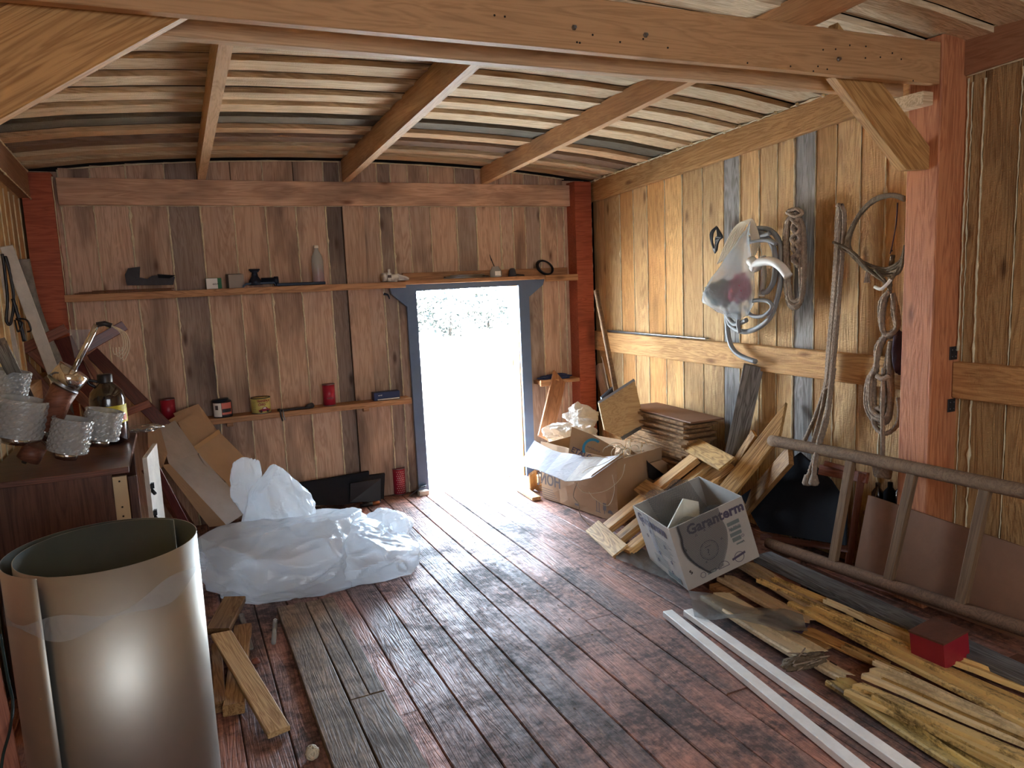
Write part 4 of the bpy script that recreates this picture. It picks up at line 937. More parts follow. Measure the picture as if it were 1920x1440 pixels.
pb('pine_stud', X(-40, 1240, -.58), X(14, 1500, -.55), 60, .04, MBROWN, None, color=(2., 1.7, 1.5), label='pinkish pine board standing at the edge beside the metal roll', cat='board')
# planks lying on the floor
def lie(name, a, b, W, T, mat, z=0., **k):
    a = V(a); b = V(b); a.z = z + T / 2 + .0005; b.z = z + T / 2 + .0005; return board(name, a, b, W, T, mat, None, **k)
G = 'loose grey planks on the floor'
lie('floor_board', (.338, 3.95, 0), (.338, 1.6, 0), 0, .03, MLOOSE) if 0 else None
board('loose_plank', (.41, 3.74, .016), (.415, 1.7, .016), .135, .03, MLOOSE, None, seg=6, warp=.001, color=(1, 1, 1), label='widest grey plank lying loose on the floor, nearest the metal roll', cat='plank', group=G)
board('loose_plank', (.52, 3.74, .014), (.525, 2.73, .014), .075, .026, MLOOSE, None, seg=4, warp=.001, color=(1.05, 1.02, 1), label='short grey plank with a crosswise end joint, between the other loose planks', cat='plank', group=G)
board('loose_plank', (.592, 3.74, .014), (.595, 2.735, .014), .06, .026, MLOOSE, None, seg=4, warp=.001, color=(.95, .95, .98), label='narrow grey plank along the sunny side of the loose planks', cat='plank', group=G)
board('loose_plank', (.555, 2.725, .013), (.57, 1.7, .013), .14, .025, MLOOSE, None, seg=4, warp=.001, color=(.85, .8, .76), label='dirty dark plank continuing the short planks towards the camera', cat='plank', group=G)
# scraps beside the roll
lie2 = [(F(432, 1165, .10), F(515, 1372, .02)), ]
pb('pale_board', F(415, 1185, .13), F(523, 1368, .03), 38, .022, MNEW, None, color=(1.15, 1.15, 1.2), up=(0, -.1, 1), cut0=.02, label='pale tongued board resting slanted on other scraps next to the metal roll', cat='board')
pb('dark_offcut', F(440, 1118, .14), F(408, 1178, .12), 40, .03, MSCRAP, None, color=(.55, .5, .5), up=(0, -.2, 1), label='dark grey wedge of board on top of the scraps beside the roll', cat='offcut')
pb('scrap_block', F(455, 1170, .03), F(437, 1320, .05), 34, .045, MSCRAP, None, color=(.85, .75, .68), up=(0, 0, 1), label='brown block under the pale board, its cut end facing the camera', cat='block')
pb('scrap_block', F(405, 1205, .05), F(412, 1315, .05), 20, .045, MSCRAP, None, color=(.55, .45, .42), up=(0, 0, 1), label='narrow dark block squeezed against the metal roll', cat='block')
pb('thin_lath', F(452, 1150, .02), F(470, 1215, .02), 10, .01, MG, None, color=(.8, .75, .7), up=(0, 0, 1), label='short thin greyish slat lying behind the pale board', cat='slat')
P = F(585, 1412, .022)
t = thing('twine_ball', 'small ball of pale twine on the floor by the grey planks', 'ball of twine', (P.x, P.y, 0))
P.z = .024
for k in range(9):
    ax = V((math.sin(k * 1.3), math.cos(k * 2.1), math.sin(k * .7 + 1))).normalized(); u_ = ax.orthogonal().normalized(); w_ = ax.cross(u_)
    tube('winding', [P + ax * (.004 * math.sin(k)) + (u_ * math.cos(a) + w_ * math.sin(a)) * .0215 for a in [2 * PI * j / 22 for j in range(22)]], .0042, MCABLE, t, n=6, closed=True)
blob('core', P, (.021, .021, .021), 2, MCABLE, t, smooth=True, planes=30, crease=.05, nu=20, nv=12)
P = F(479, 1240, .015); blob('clay_lump', P, (.022, .018, .014), 6, plain('clay', '8a5546', .8), None, smooth=True, planes=20, crease=.08, nu=20, nv=12, zmin=.001, label='small round reddish lump on the floor behind the twine ball', cat='lump')
a, b = F(516, 1165, .012), F(513, 1205, .012)
t = thing('glass_vial', 'short clear glass tube lying on the floor by the grey planks', 'tube', a); tube('tube_body', [a, b], .011, MPET, t, n=14); tube('cork', [a, a + (a - b).normalized() * .012], .010, MWHITE, t, n=12)

# ------------------------------------------------------------------ right side: boxes, sacks, shovel, stack
def thick_box(name, M, sx, sy, sz, mat, t, th=.006, inner=None):
    w = [lpanel('front_wall', M, [(0, 0, 0), (sx, 0, 0), (sx, 0, sz), (0, 0, sz)], th, (0, 1, 0), mat, t),
         lpanel('side_wall', M, [(0, th, 0), (0, sy, 0), (0, sy, sz), (0, th, sz)], th, (1, 0, 0), mat, t),
         lpanel('back_wall', M, [(th, sy - th, 0), (sx, sy - th, 0), (sx, sy - th, sz), (th, sy - th, sz)], th, (0, 1, 0), mat, t),
         lpanel('side_wall', M, [(sx - th, th, 0), (sx - th, sy - th, 0), (sx - th, sy - th, sz), (sx - th, th, sz)], th, (1, 0, 0), mat, t),
         lpanel('bottom', M, [(th, th, .001), (sx - th, th, .001), (sx - th, sy - th, .001), (th, sy - th, .001)], th, (0, 0, 1), mat, t)]
    return w
# tilted white printed box
P0 = V((2.23, 2.91, .02))
GM = box_frame(P0, (.943, -.158, .293), (.168, .986, -.009), (-.288, .058, .956)); gx_, gy_, gz_ = .422, .436, .346
gb = thing('cardboard_box', 'open whitish box with mauve print, tilted on scrap boards by the slatted frame', 'box', P0)
thick_box('b', GM, gx_, gy_, gz_, MCARDP, gb, .005)
FM = GM @ Matrix(((1, 0, 0, 0), (0, 0, -1, -.0012), (0, 1, 0, 0), (0, 0, 0, 1)))     # x along the front face, y up it
SM_ = GM @ Matrix(((0, 0, -1, -.0012), (-1, 0, 0, gy_), (0, 1, 0, 0), (0, 0, 0, 1)))  # the left face, read from outside
MPRB = plain('mauve_print', '4d4658', .8); MPRG = plain('grey_green_print', '6b7370', .8)
T = lambda M, x, y, rz=0.: M @ Matrix.Translation((x, y, 0)) @ Matrix.Rotation(rz, 4, 'Z')
text('Garanterm', T(FM, .085, .275), .074, MPRB, gb, bold=.0025)
text('Garanterm', T(SM_, .04, .275), .074, MPRB, gb, bold=.0025)
def ring(M, x, y, r, w, mat, parent, name='printed_ring', n=32, a0=0., a1=2 * PI):
    vs = []; fs = []
    for i in range(n + 1):
        a = a0 + (a1 - a0) * i / n
        vs += [((x + r * math.cos(a)), y + r * math.sin(a), .0006), (x + (r - w) * math.cos(a), y + (r - w) * math.sin(a), .0006)]
    for i in range(n): fs.append((2 * i, 2 * i + 2, 2 * i + 3, 2 * i + 1))
    return mesh_obj(name, vs, fs, mat, parent, M)
def bar2(M, x, y, w, h, mat, parent, name='printed_bar', rz=0.):
    return lpanel(name, T(M, x, y, rz), [(0, 0, 0), (w, 0, 0), (w, h, 0), (0, h, 0)], .0005, (0, 0, 1), mat, parent)
ring(FM, .17, .155, .052, .003, MPRB, gb); ring(FM, .17, .155, .044, .0015, MPRG, gb); text('?', T(FM, .155, .13), .05, MPRB, gb); bar2(FM, .15, .175, .035, .003, MPRB, gb)
for (x, y, w, h) in ((.30, .225, .07, .02), (.31, .195, .06, .014), (.30, .165, .065, .02), (.305, .135, .05, .022), (.32, .115, .04, .008)): bar2(FM, x, y, w, h, MPRG, gb)
text('30 PRO', T(FM, .3, .20), .022, MPRB, gb); text('FERRO', T(FM, .31, .142), .022, MPRB, gb); text('REDUCE', T(FM, .3, .17), .018, MPRB, gb)
ring(FM, .10, .045, .017, .003, MPRB, gb, n=6); ring(FM, .22, .035, .032, .003, MPRB, gb, a1=PI); bar2(FM, .188, .033, .064, .003, MPRB, gb); text('*', T(FM, .208, .028), .04, MPRB, gb)
ring(FM, .315, .05, .028, .003, MPRB, gb); bar2(FM, .275, .044, .08, .012, MPRB, gb, rz=.15); text('PAP', T(FM, .29, .046), .012, MWHITE, gb)
bar2(FM, .125, .034, .05, .006, MPRG, gb); bar2(FM, .125, .046, .05, .006, MPRG, gb); bar2(FM, .17, .04, .015, .004, MPRB, gb)
for (x, y) in ((.12, .245), (.17, .25), (.2, .255), (.39, .27), (.355, .105), (.13, .085), (.245, .17)): text('^', T(FM, x, y), .03, MPRB, gb)
for (x, y) in ((.045, .2), (.04, .075)): text('S', T(FM, x, y, .4), .03, MINK, gb, bold=.001)
for k in range(9): bar2(SM_, .19, .235 - .012 * k, .15 + .02 * (k % 3), .0025, MPRG, gb, 'printed_line')
for k in range(6): bar2(SM_, .12, .10 - .010 * k, .16, .0025, MPRG, gb, 'printed_line')
for (x, y) in ((.08, .26), (.1, .2), (.16, .24), (.2, .13), (.3, .2), (.33, .12), (.15, .07), (.3, .05), (.36, .03)): ring(SM_, x, y, .011, .007, MPRB, gb, n=7)
bar2(SM_, .24, .012, .14, .03, MPRG, gb); text('30 PRO', T(SM_, .25, .018), .022, MWHITE, gb)
lpanel('tape_strip', SM_, [(.16, .12, .0012), (.22, .1, .0012), (.19, .34, .0012), (.10, .345, .0012)], .0004, (0, 0, 1), MWRAP, gb)
bl = lambda x, y, z: GM @ V((x, y, z))
# folded paper inside, and the mesh bag hanging over the edge
t = thing('folded_wrapping', 'folded off-white foam wrapping sticking up inside the tilted white box', 'wrapping', bl(.1, .1, .1))
for k in range(3): lpanel('fold', GM, [(.04 + .02 * k, .07 + .02 * k, .10), (.17 + .015 * k, .09 + .02 * k, .08), (.26 + .01 * k, .17 + .02 * k, .335 - .01 * k), (.20 + .01 * k, .20 + .02 * k, .37 - .01 * k), (.03 + .02 * k, .09 + .02 * k, .31)], .008, (-.2, 1, 0), plain('foam_wrap', 'd5d4c4', .5, bump=.3, bscale=20), t)
nb = thing('net_bag', 'fine grey net bag draped over the printed front of the tilted white box', 'net bag', bl(.2, 0, .3))
MNET, N_, L_, B_ = nt('grey_net')
B_.inputs['Base Color'].default_value = rgb('55585a'); B_.inputs['Roughness'].default_value = .8
tcn = N_.new('ShaderNodeTexCoord'); mp = N_.new('ShaderNodeMapping'); mp.inputs['Rotation'].default_value = (0, 0, .78); L_.new(tcn.outputs['Object'], mp.inputs[0])
ck = node(N_, 'ShaderNodeTexWave', inp={'Scale': 55}); ck2 = node(N_, 'ShaderNodeTexWave', bands_direction='Y', inp={'Scale': 55}); L_.new(mp.outputs[0], ck.inputs[0]); L_.new(mp.outputs[0], ck2.inputs[0])
al = mth(N_, L_, 'MAXIMUM', ck.outputs['Fac'], ck2.outputs['Fac']); al = ramp(N_, L_, al, [(.55, .18), (.9, .75)]); L_.new(al, B_.inputs['Alpha'])
def sheet_local(name, M, fn, nu, nv, mat, parent):
    vs = [fn(i / nu, j / nv) for j in range(nv + 1) for i in range(nu + 1)]
    return mesh_obj(name, vs, [(j * (nu + 1) + i, j * (nu + 1) + i + 1, (j + 1) * (nu + 1) + i + 1, (j + 1) * (nu + 1) + i) for j in range(nv) for i in range(nu)], mat, parent, M, smooth=True)
def netf(a, b):   # hanging front part: narrow bottom
    wdt = .12 * math.sin(min(1, b * 1.15 + .12) * PI * .62) + .01; x = .165 + (a - .5) * 2 * wdt - .01 * b; y = .345 - .30 * (1 - b)
    return (x, .335 - .30 * (1 - b) if 0 else .045 + .305 * b, .006 + .006 * math.sin(a * 9) * math.sin(b * 7 + 1) + .003)
sheet_local('net_front', FM, netf, 14, 18, MNET, nb)
sheet_local('net_back', GM, lambda a, b: (.06 + .26 * a, .01 + .35 * b, .355 - .15 * math.sin(b * PI) * (1 - .3 * a) + .015 * math.sin(a * 11) + .05 * b), 14, 14, MNET, nb)
tube('net_seam', [FM @ V((.165 - .12 * math.sin(min(1, b * 1.15 + .12) * PI * .62) - .01 * b, .045 + .305 * b, .012)) for b in [q / 16 for q in range(17)]], .004, MFELT, nb, n=6, twist=300)
# open brown box with long flap
HB = V((2.515, 4.0, .008)); hy = V((-.19, .97, 0)).normalized(); hx = V((.97, .19, 0)).normalized()
HM = box_frame(HB, hx, hy, (0, 0, 1)); hsx, hsy, hsz = .40, .80, .435
hb = thing('cardboard_box', 'large brown cardboard box with a long flap hanging out, before the white sacks', 'box', HB)
# front (camera side), doorway side, rear, wall side
sheet_pts = lambda pts: [[HM @ V(p) for p in r] for r in pts]
grid_sheet('side_wall', sheet_pts([[(-.0, 0, .42), (-.03, .4, .43), (.0, .8, .42)], [(-.01, 0, .2), (-.05, .38, .2), (-.01, .8, .2)], [(0, 0, 0), (0, .4, 0), (0, .8, 0)]]), MCARD, hb, n=-hx, crump=.008, color=(1, 1, 1))
grid_sheet('front_wall', sheet_pts([[(0, 0, .42), (.22, -.01, .435), (.40, 0, .44)], [(-.01, 0, .2), (.22, -.02, .2), (.40, 0, .2)], [(0, 0, 0), (.22, 0, 0), (.40, 0, 0)]]), MCARD, hb, n=-hy, crump=.008)
grid_sheet('back_wall', sheet_pts([[(0, .8, .40), (.40, .8, .42)], [(0, .8, 0), (.40, .8, 0)]]), MCARD, hb, n=-hy, crump=.006)
grid_sheet('wall_panel', sheet_pts([[(.40, 0, .44), (.40, .8, .42)], [(.40, 0, 0), (.40, .8, 0)]]), MCARD, hb, n=-hx, crump=.006)
lpanel('bottom', HM, [(.01, .01, .002), (.39, .01, .002), (.39, .79, .002), (.01, .79, .002)], .005, (0, 0, 1), MCARD, hb)
# flap: from the top edge outwards and down
fa = [Y(1168, 853, 4.02), Y(1110, 858, 4.2), Y(1040, 846, 4.5), Y(1002, 826, 4.78)]
fb_ = [Y(1108, 895, 3.88), Y(1068, 905, 3.98), Y(1010, 882, 4.30), Y(973, 872, 4.66)]
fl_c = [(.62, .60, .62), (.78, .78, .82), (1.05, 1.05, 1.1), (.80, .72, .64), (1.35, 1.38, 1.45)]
MFLAP = wood('flap_card', 'b9b6b4', 'a09c9c', .7, .3, 0, '8a8584', .3, saw=.2, spec=.3)
def lerpl(L_, t):
    t = t * (len(L_) - 1); i = min(len(L_) - 2, int(t)); return L_[i].lerp(L_[i + 1], t - i)
hfl = thing
cutsf = [0, .30, .40, .62, .82, 1.0]
for k in range(5):
    a, b = 1 - cutsf[k + 1], 1 - cutsf[k]
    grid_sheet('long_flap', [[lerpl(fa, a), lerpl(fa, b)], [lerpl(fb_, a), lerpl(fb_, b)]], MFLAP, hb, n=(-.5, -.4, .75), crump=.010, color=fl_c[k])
lpanel('flap_edge', Matrix.Identity(4), [fb_[0], fb_[0] + V((.01, 0, .012)), fa[0] + V((.0, .0, .01)), fa[0]], .004, (0, 0, 1), MCARD, hb)
HF = HM @ Matrix(((0, 0, -1, -.056), (-1, 0, 0, .8), (0, 1, 0, 0), (0, 0, 0, 1)))
text('JИОН', T(HF, .02, .135), .105, MINKG, hb, bold=.003)
for k in range(5): bar2(HF, .04,   .10 - .016 * k, .15 + .015 * k, .004, MINKG, hb, 'printed_line')
HF2 = HM @ Matrix(((0, 0, -1, -.03), (-1, 0, 0, .8), (0, 1, 0, 0), (0, 0, 0, 1)))
for k, x in enumerate((.62, .645)): bar2(HF2, x, .05, .006, .07, MINKG, hb, 'handling_mark'); 
bar2(HF2, .612, .045, .05, .005, MINKG, hb, 'handling_mark'); bar2(HF2, .685, .07, .03, .05, MINKG, hb, 'handling_mark'); bar2(HF2, .697, .045, .006, .03, MINKG, hb, 'handling_mark'); ring(HF2, .755, .06, .024, .022, MINKG, hb, 'handling_mark', a1=PI); bar2(HF2, .4, .04, .04, .014, MINKG, hb, 'handling_mark')
HG = HM @ Matrix(((1, 0, 0, 0), (0, 0, -1, -.024), (0, 1, 0, 0), (0, 0, 0, 1)))
lpanel('torn_hole', HG, [(.235, .385, .001), (.26, .36, .001), (.36, .36, .001), (.34, .31, .001), (.4, .26, .001), (.3, .235, .001), (.255, .26, .001)], .001, (0, 0, 1), MDARK, hb)
lpanel('torn_flap', HG, [(.26, .36, .004), (.37, .365, .01), (.42, .33, .02), (.38, .26, .03), (.33, .30, .02)], .004, (0, 0, 1), MCARD, hb)
# contents
def carton(P, xd, yd, pts, label, mat, th=.02):
    pass
eb = thing('folded_carton', 'folded brown carton with a blue swoosh print standing inside the large box', 'carton', HM @ V((.1, .4, .1)))
eo = [Y(1082, 800, 4.45), Y(1172, 838, 4.25), Y(1158, 862, 4.2), Y(1068, 858, 4.35)]
grid_sheet('panel', [[Y(1072, 800, 4.45), Y(1110, 815, 4.35), Y(1155, 840, 4.22)], [Y(1066, 850, 4.4), Y(1104, 868, 4.3), Y(1145, 880, 4.18)], [Y(1064, 890, 4.4), Y(1100, 905, 4.3), Y(1145, 910, 4.18)]], MCARD, eb, crump=.02, color=(1.1, 1, .9))
ex = (Y(1145, 866, 4.2) - Y(1070, 832, 4.42)).normalized(); en = cam_up(eo[0]); ey = en.cross(ex).normalized(); en = ex.cross(ey)
EM = box_frame(Y(1070, 846, 4.33), ex, ey, en)
text('ETALON-F', EM, .05, MPRB, eb, bold=.001); ring(EM, .13, .075, .07, .018, MBLUEINK, eb, 'blue_swoosh', a0=1.2, a1=4.0); text('euroboard', T(EM, .09, .07), .022, MPRB, eb)
blob('paper_fill', HM @ V((.26, .3, .30)), (.17, .22, .12), 61, plain('brown_paper', '9c7f62', .85, bump=.3), None, planes=22, crease=.2, nu=44, nv=24, label='crumpled brown packing paper filling the large box', cat='paper')
t = thing('wire_tangle', 'tangle of thin brown wire in the large box, looping down over its side', 'wire', HM @ V((.2, .1, .4)))
rw_ = random.Random(4)
for k in range(12):
    c = HM @ V((rw_.uniform(.08, .4), rw_.uniform(.05, .3), .43)); r = rw_.uniform(.03, .07); aa = rw_.uniform(0, PI)
    tube('loop', [c + V((math.cos(aa) * math.cos(q) * r, math.sin(aa) * math.cos(q) * r, math.sin(q) * r * .7)) for q in [2 * PI * j / 20 for j in range(17)]], .0025, MCABLE if k % 2 else MPLY, t, n=5)
wl_ = [(1165, 850), (1130, 870), (1100, 880), (1082, 902), (1090, 920), (1110, 925), (1140, 918), (1165, 895), (1172, 870)]
tube('hanging_loop', sm([Y(u, v, 3.86 + .0012 * (1165 - u) * 1.9) for u, v in wl_], 6), .0022, MCABLE, t, n=5)
wl_ = [(1082, 905), (1075, 930), (1085, 945), (1088, 965), (1105, 985), (1130, 1000)]
tube('hanging_loop', sm([Y(u, v, 4.0 + .0 * u) for u, v in wl_[:-1]] + [F(1112, 990, .004)], 6), .0028, MROPE, t, n=5)
wl_ = [(1148, 890), (1152, 920), (1140, 948), (1115, 935), (1104, 922)]
tube('hanging_loop', sm([Y(u, v, 3.93) for u, v in wl_], 6), .0022, MCABLE, t, n=5)
block('black_clip', Y(1240, 835, 4.15), (.02, .02, .12), MTOOL, None, rot=.3, tilt=(0, .7), label='dark blue plastic bar sticking out of the large box', cat='bar')
block('grey_offcut', HM @ V((.02, .55, .40)), (.04, .1, .05), MCARD2, None, rot=.4, label='small grey carton scrap tucked inside the large box by the flap', cat='scrap') if 0 else None
# wood bits beside the doorway
pb('pale_offcut', F(975, 912, .03), F(1006, 932, .03), 16, .025, MNEW, None, up=(0, 0, 1), color=(1.15, 1.1, 1.1), label='pale offcut lying on the floor at the corner of the large box', cat='offcut')
block('pine_block', (2.46, 5.0, .03), (.09, .06, .055), MNEW, None, rot=.5, color=(.9, .8, .75), label='small pine block on the floor beside the doorway', cat='block')
block('pine_block', (2.47, 5.02, .085), (.10, .06, .05), MNEW, None, rot=.2, color=(1.2, 1.1, 1), label='pale block stacked on the pine block by the doorway', cat='block')
pb('upright_offcut', F(1002, 918, .005), Y(1000, 888, 4.86), 15, .02, MNEW, None, up=(0, -1, 0), color=(1, .85, .75), label='short upright offcut leaning on the end of the large box', cat='offcut')
# white sacks
sk = [((2.83, 5.08, .33), (.20, .16, .14), 71, 'plump white woven sack on top of the heap beneath the corner shelf'),
      ((2.66, 5.0, .42), (.17, .13, .10), 72, 'flattened white sack with a turned back corner lying over the others'),
      ((2.92, 5.14, .50), (.15, .12, .11), 73, 'small rounded white sack at the back against the corner post'),
      ((2.62, 5.05, .16), (.18, .16, .16), 74, 'lowest white sack, drooping to the floor behind the large box')]
for c, r, s, lb in sk:
    blob('white_sack', c, r, s, MSACK, None, smooth=False, planes=20, dmin=.7, p=26, crease=.0, cs=1.5, fine=.0, ridge=.28, nu=90, nv=50, zmin=.002, label=lb, cat='sack', group='white sacks in the corner by the doorway')
# shovel with plywood blade
sh_ = thing('snow_shovel', 'plywood snow shovel with metal edges and a long handle leaning in the corner', 'shovel', Y(1165, 800, 4.6))
bc_ = [Y(1121, 755, 4.50), Y(1188, 712, 4.46), Y(1207, 795, 4.34), Y(1166, 822, 4.32), Y(1132, 806, 4.4)]
slab('plywood_blade', bc_, .01, MPLY, sh_, n=(.1, -1, .1))
def strip(name, a, b, w, th, mat, parent, dy=-.012): return pb(name, a + V((0, dy, 0)), b + V((0, dy, 0)), w, th, mat, parent)
strip('metal_edge', bc_[0], bc_[1], 6, .004, MSTEEL, sh_); strip('metal_edge', Y(1164, 822, 4.32), Y(1207, 796, 4.34), 7, .004, MSTEEL, sh_)
lathe('rivet', [(.008, 0), (.008, .004), (.001, .006)], upright(Y(1168, 779, 4.39), (.1, -1, .1)), MSTEEL, sh_, n=12)
tube('handle', [Y(1156, 738, 4.54), Y(1118, 545, 4.98)], .019, MROUND, sh_, n=12, color=(1.7, 1.5, 1.3))
slab('back_rib', [Y(1128, 745, 4.60), Y(1150, 725, 4.62), Y(1160, 738, 4.56), Y(1130, 752, 4.56)], .02, MBLACK, sh_, n=(0, 1, 0))
tube('thin_wire', sm([Wl(1128, 668, .02), Wl(1135, 700, .02), Wl(1142, 735, .02)], 4), .003, MWHITE, None, n=5, label='thin pale wire hanging in the corner beside the shovel handle', cat='wire')
# stack of chipboard
rs = random.Random(11); z = .0; k = 0
c0 = Ws(1.26, .145, 0)
ang = math.atan2(WU.y, WU.x)
while z < .645:
    t_ = .016
    dx, dy = rs.uniform(-.025, .03), rs.uniform(-.012, .05)
    top_ = z > .66
    o = block('chipboard_sheet', c0 + WU * dx + WN * dy * .6 + V((0, 0, z + t_ / 2)), (.68, .23, t_), MCHIP, None, rot=ang + rs.uniform(-.04, .04), ch=.0005, color=None)
    o['label'] = 'chipboard panel in the middle of the tall stack against the plank wall'; o['category'] = 'panel'; o['group'] = 'chipboard panels in the stack'
    z += t_ + .0008 + (rs.choice((0, 0, .004))); k += 1; chips = globals().setdefault('chips', []); chips.append(o)
for k, o in enumerate(reversed(chips)):
    w = ['topmost', 'second', 'third', 'fourth', 'fifth', 'sixth', 'seventh', 'eighth', 'ninth', 'tenth', 'eleventh', 'twelfth']
    o['label'] = 'topmost chipboard panel of the tall stack by the plank wall' if k == 0 else 'chipboard panel in the stack by the plank wall, %s from the top' % (w[k] if k < 12 else '%d%s' % (k + 1, {1: 'st', 2: 'nd', 3: 'rd'}.get((k + 1) % 10 if k + 1 > 20 else 0, 'th')))
block('hardboard_sheet', c0 + WU * .04 + V((0, 0, z + .006)), (.76, .26, .01), MHARD, None, rot=ang - .03, label='thin brown hardboard panel lying on top of the chipboard stack', cat='panel')

# slatted frame (broken pallet) leaning across the scraps
pf = thing('slatted_frame', 'broken slatted pine frame leaning from the floor up behind the tilted white box', 'frame', F(1136, 1013))
Ay, By = 3.62, 3.85
RA1, RB1 = F(1128, 992, .045), Y(1300, 855, 3.74); RA2, RB2 = F(1152, 1012, .045), Y(1325, 868, 3.66); RA3, RB3 = F(1172, 1030, .045), Y(1352, 885, 3.56)
pn = (RB1 - RA1).cross(RA3 - RA1).normalized()
if pn.z < 0: pn = -pn
for a, b, cl in ((RA1, RB1, (1.1, 1, .9)), (RA2, RB2, (1, .95, .85)), (RA3, RB3, (1.05, .95, .8))): pb('rail', a, b, 15, .04, MNEW, pf, up=pn, color=cl)
def cross(u0, v0, u1, v1, w, f, cl):
    a = RA1.lerp(RB1, f); 
    return pb('slat', PL(u0, v0, a + pn * .012, pn), PL(u1, v1, a + pn * .012, pn), w, .016, MSCRAP, pf, up=pn, color=cl)
cross(1110, 985, 1162, 1032, 34, .0, (1.3, 1.35, 1.45)); cross(1200, 908, 1234, 930, 32, .45, (1.15, 1.05, .95)); cross(1296, 832, 1362, 868, 36, .92, (1.15, 1.1, .9))
# single boards leaning behind it
def wallp(u, v, off): return Wl(u, v, off)
pb('pointed_board', F(1310, 985, .1), Wl(1466, 788, .06), 30, .028, MSCRAP, None, up=(-.6, -.35, .7), cut1=.19, color=(1.2, 1.1, .9), label='long board with a pointed end leaning on the plank wall', cat='board')
pb('narrow_board', F(1330, 940, .14), Wl(1412, 812, .13), 13, .02, MSCRAP, None, up=(-.6, -.35, .7), color=(.95, .85, .7), label='narrow board leaning beside the pointed board', cat='board')
pb('sawn_board', F(1385, 960, .12), Wl(1478, 852, .20), 34, .028, MSCRAP, None, up=(-.5, -.45, .75), color=(.75, .62, .5), label='rough sawn board leaning to the right of the pointed board, over the dark sheet', cat='board')
pb('brown_stick', Wl(1352, 862, .05), Wl(1392, 783, .02), 11, .025, MSCRAP, None, color=(.8, .65, .55), label='short brown stick standing before the grey leaning beam', cat='stick')
pb('grey_beam', Wl(1372, 875, .09), Wl(1413, 687, .03), 36, .05, MG, None, color=(1.1, 1.12, 1.15), label='weathered grey beam leaning on the middle rail of the plank wall', cat='beam')
pb('scrap_slab', F(1250, 960, .16), Wl(1370, 868, .18), 26, .022, MSCRAP, None, up=(-.5, -.4, .8), color=(.9, .8, .7), label='short slab of board between the frame and the pointed board', cat='board')
# dark sheet behind
slab('dark_sheet', [Wl(1392, 930, .12), Wl(1502, 848, .04), Wl(1560, 900, .06), Wl(1590, 945, .09), Wl(1588, 1022, .13), Wl(1430, 995, .14)], .012, MDGREY, None, n=WN, label='big dark grey sheet leaning on the wall under the rope ends', cat='sheet')
# ladder lying on its side
ld = thing('ladder', 'weathered pole ladder lying on its side along the wall in front of the thick post', 'ladder', Ws(3.0, .16, .3))
la, lb_ = Wl(1446, 826, .19), Wl(1960, 930, .23); ba, bb_ = Wl(1440, 1018, .25), Wl(1960, 1193, .27)
tube('side_rail', sm([la, la.lerp(lb_, .4) + V((0, 0, .006)), lb_], 8), .031, MROUND, ld, n=14, color=(1.15, 1.1, 1.05))
tube('side_rail', sm([ba, ba.lerp(bb_, .5) - V((0, 0, .004)), bb_], 8), .03, MROUND, ld, n=14, color=(.95, .8, .75))
for (u0, v0, u1, v1) in ((1597, 862, 1562, 1058), (1712, 884, 1666, 1096), (1850, 910, 1800, 1140)):
    def onr(a, b, u): # point of segment a-b whose pixel column is u
        best = min((abs((lambda q: 960 + FPX * q.x / q.z)(RM.transposed() @ (a.lerp(b, k / 200) - EYE)) - u), k) for k in range(201)); return a.lerp(b, best[1] / 200)
    board('rung', onr(la, lb_, u0), onr(ba, bb_, u1), .045, .03, MROUND, ld, up=WN, color=(1.15, 1.1, 1.05))
# hardboard sheet behind the ladder
slab('hardboard_sheet', [Wl(1630, 928, .15), Wl(1960, 1038, .15), Wl(1960, 1215, .17), Wl(1600, 1085, .17)], .008, MHARD, None, n=WN, label='wide brown hardboard sheet leaning on the post and wall behind the ladder', cat='sheet')
for k, u in enumerate((1645, 1668, 1690)):
    P = Wl(u, 948, .03); P.z -= .02; o = lathe('dark_bottle', [(.001, 0), (.03, 0), (.03, .09), (.012, .115), (.012, .14), (.001, .14)], upright(P), MAMBER if k != 1 else MDGREY, None, n=18, caps=False)
    o['label'] = ['dark bottle behind the hardboard sheet, nearest the window frame', 'middle dark bottle behind the hardboard sheet', 'dark bottle behind the hardboard sheet, nearest the thick post'][k]; o['category'] = 'bottle'; o['group'] = 'dark bottles behind the hardboard sheet'
board('ledge_batten', Wl(1625, 960, .03), Wl(1700, 985, .03), .05, .02, MBROWN, None, label='batten behind the hardboard sheet that carries the dark bottles', cat='batten')
wfz = thing('wooden_frame', 'reddish brown wooden frame leaning on the wall behind the ladder', 'frame', Wl(1600, 900, .08))
pb('top_bar', Wl(1535, 880, .08), Wl(1624, 896, .08), 20, .02, MBROWN, wfz, color=(1.35, 1.25, 1.2)); pb('upright', Wl(1616, 888, .085), Wl(1590, 1062, .1), 13, .02, MBROWN, wfz, color=(1.1, 1, 1)); pb('lower_bar', Wl(1425, 1006, .12), Wl(1590, 1030, .11), 12, .02, MBROWN, wfz, color=(1, .95, .95))
pb('top_bar', Wl(1545, 868, .09), Wl(1588, 880, .09), 10, .02, MBROWN, wfz, color=(1.5, 1.35, 1.2))
# hangings on the wall
def hook(P): 
    return tube('nail', [P + WN * -.02, P + WN * .06], .003, MRUST, None, n=6)
def rope(name, px_, r, mat, parent, off=.05, step=.007, n=9, tw=110, **k):
    pts = [Wl(p[0], p[1], p[2] if len(p) > 2 else off) for p in px_]
    return tube(name, sm(pts, 8), r * 1.22, mat, parent, n=n, twist=tw * .85, step=step, **k)
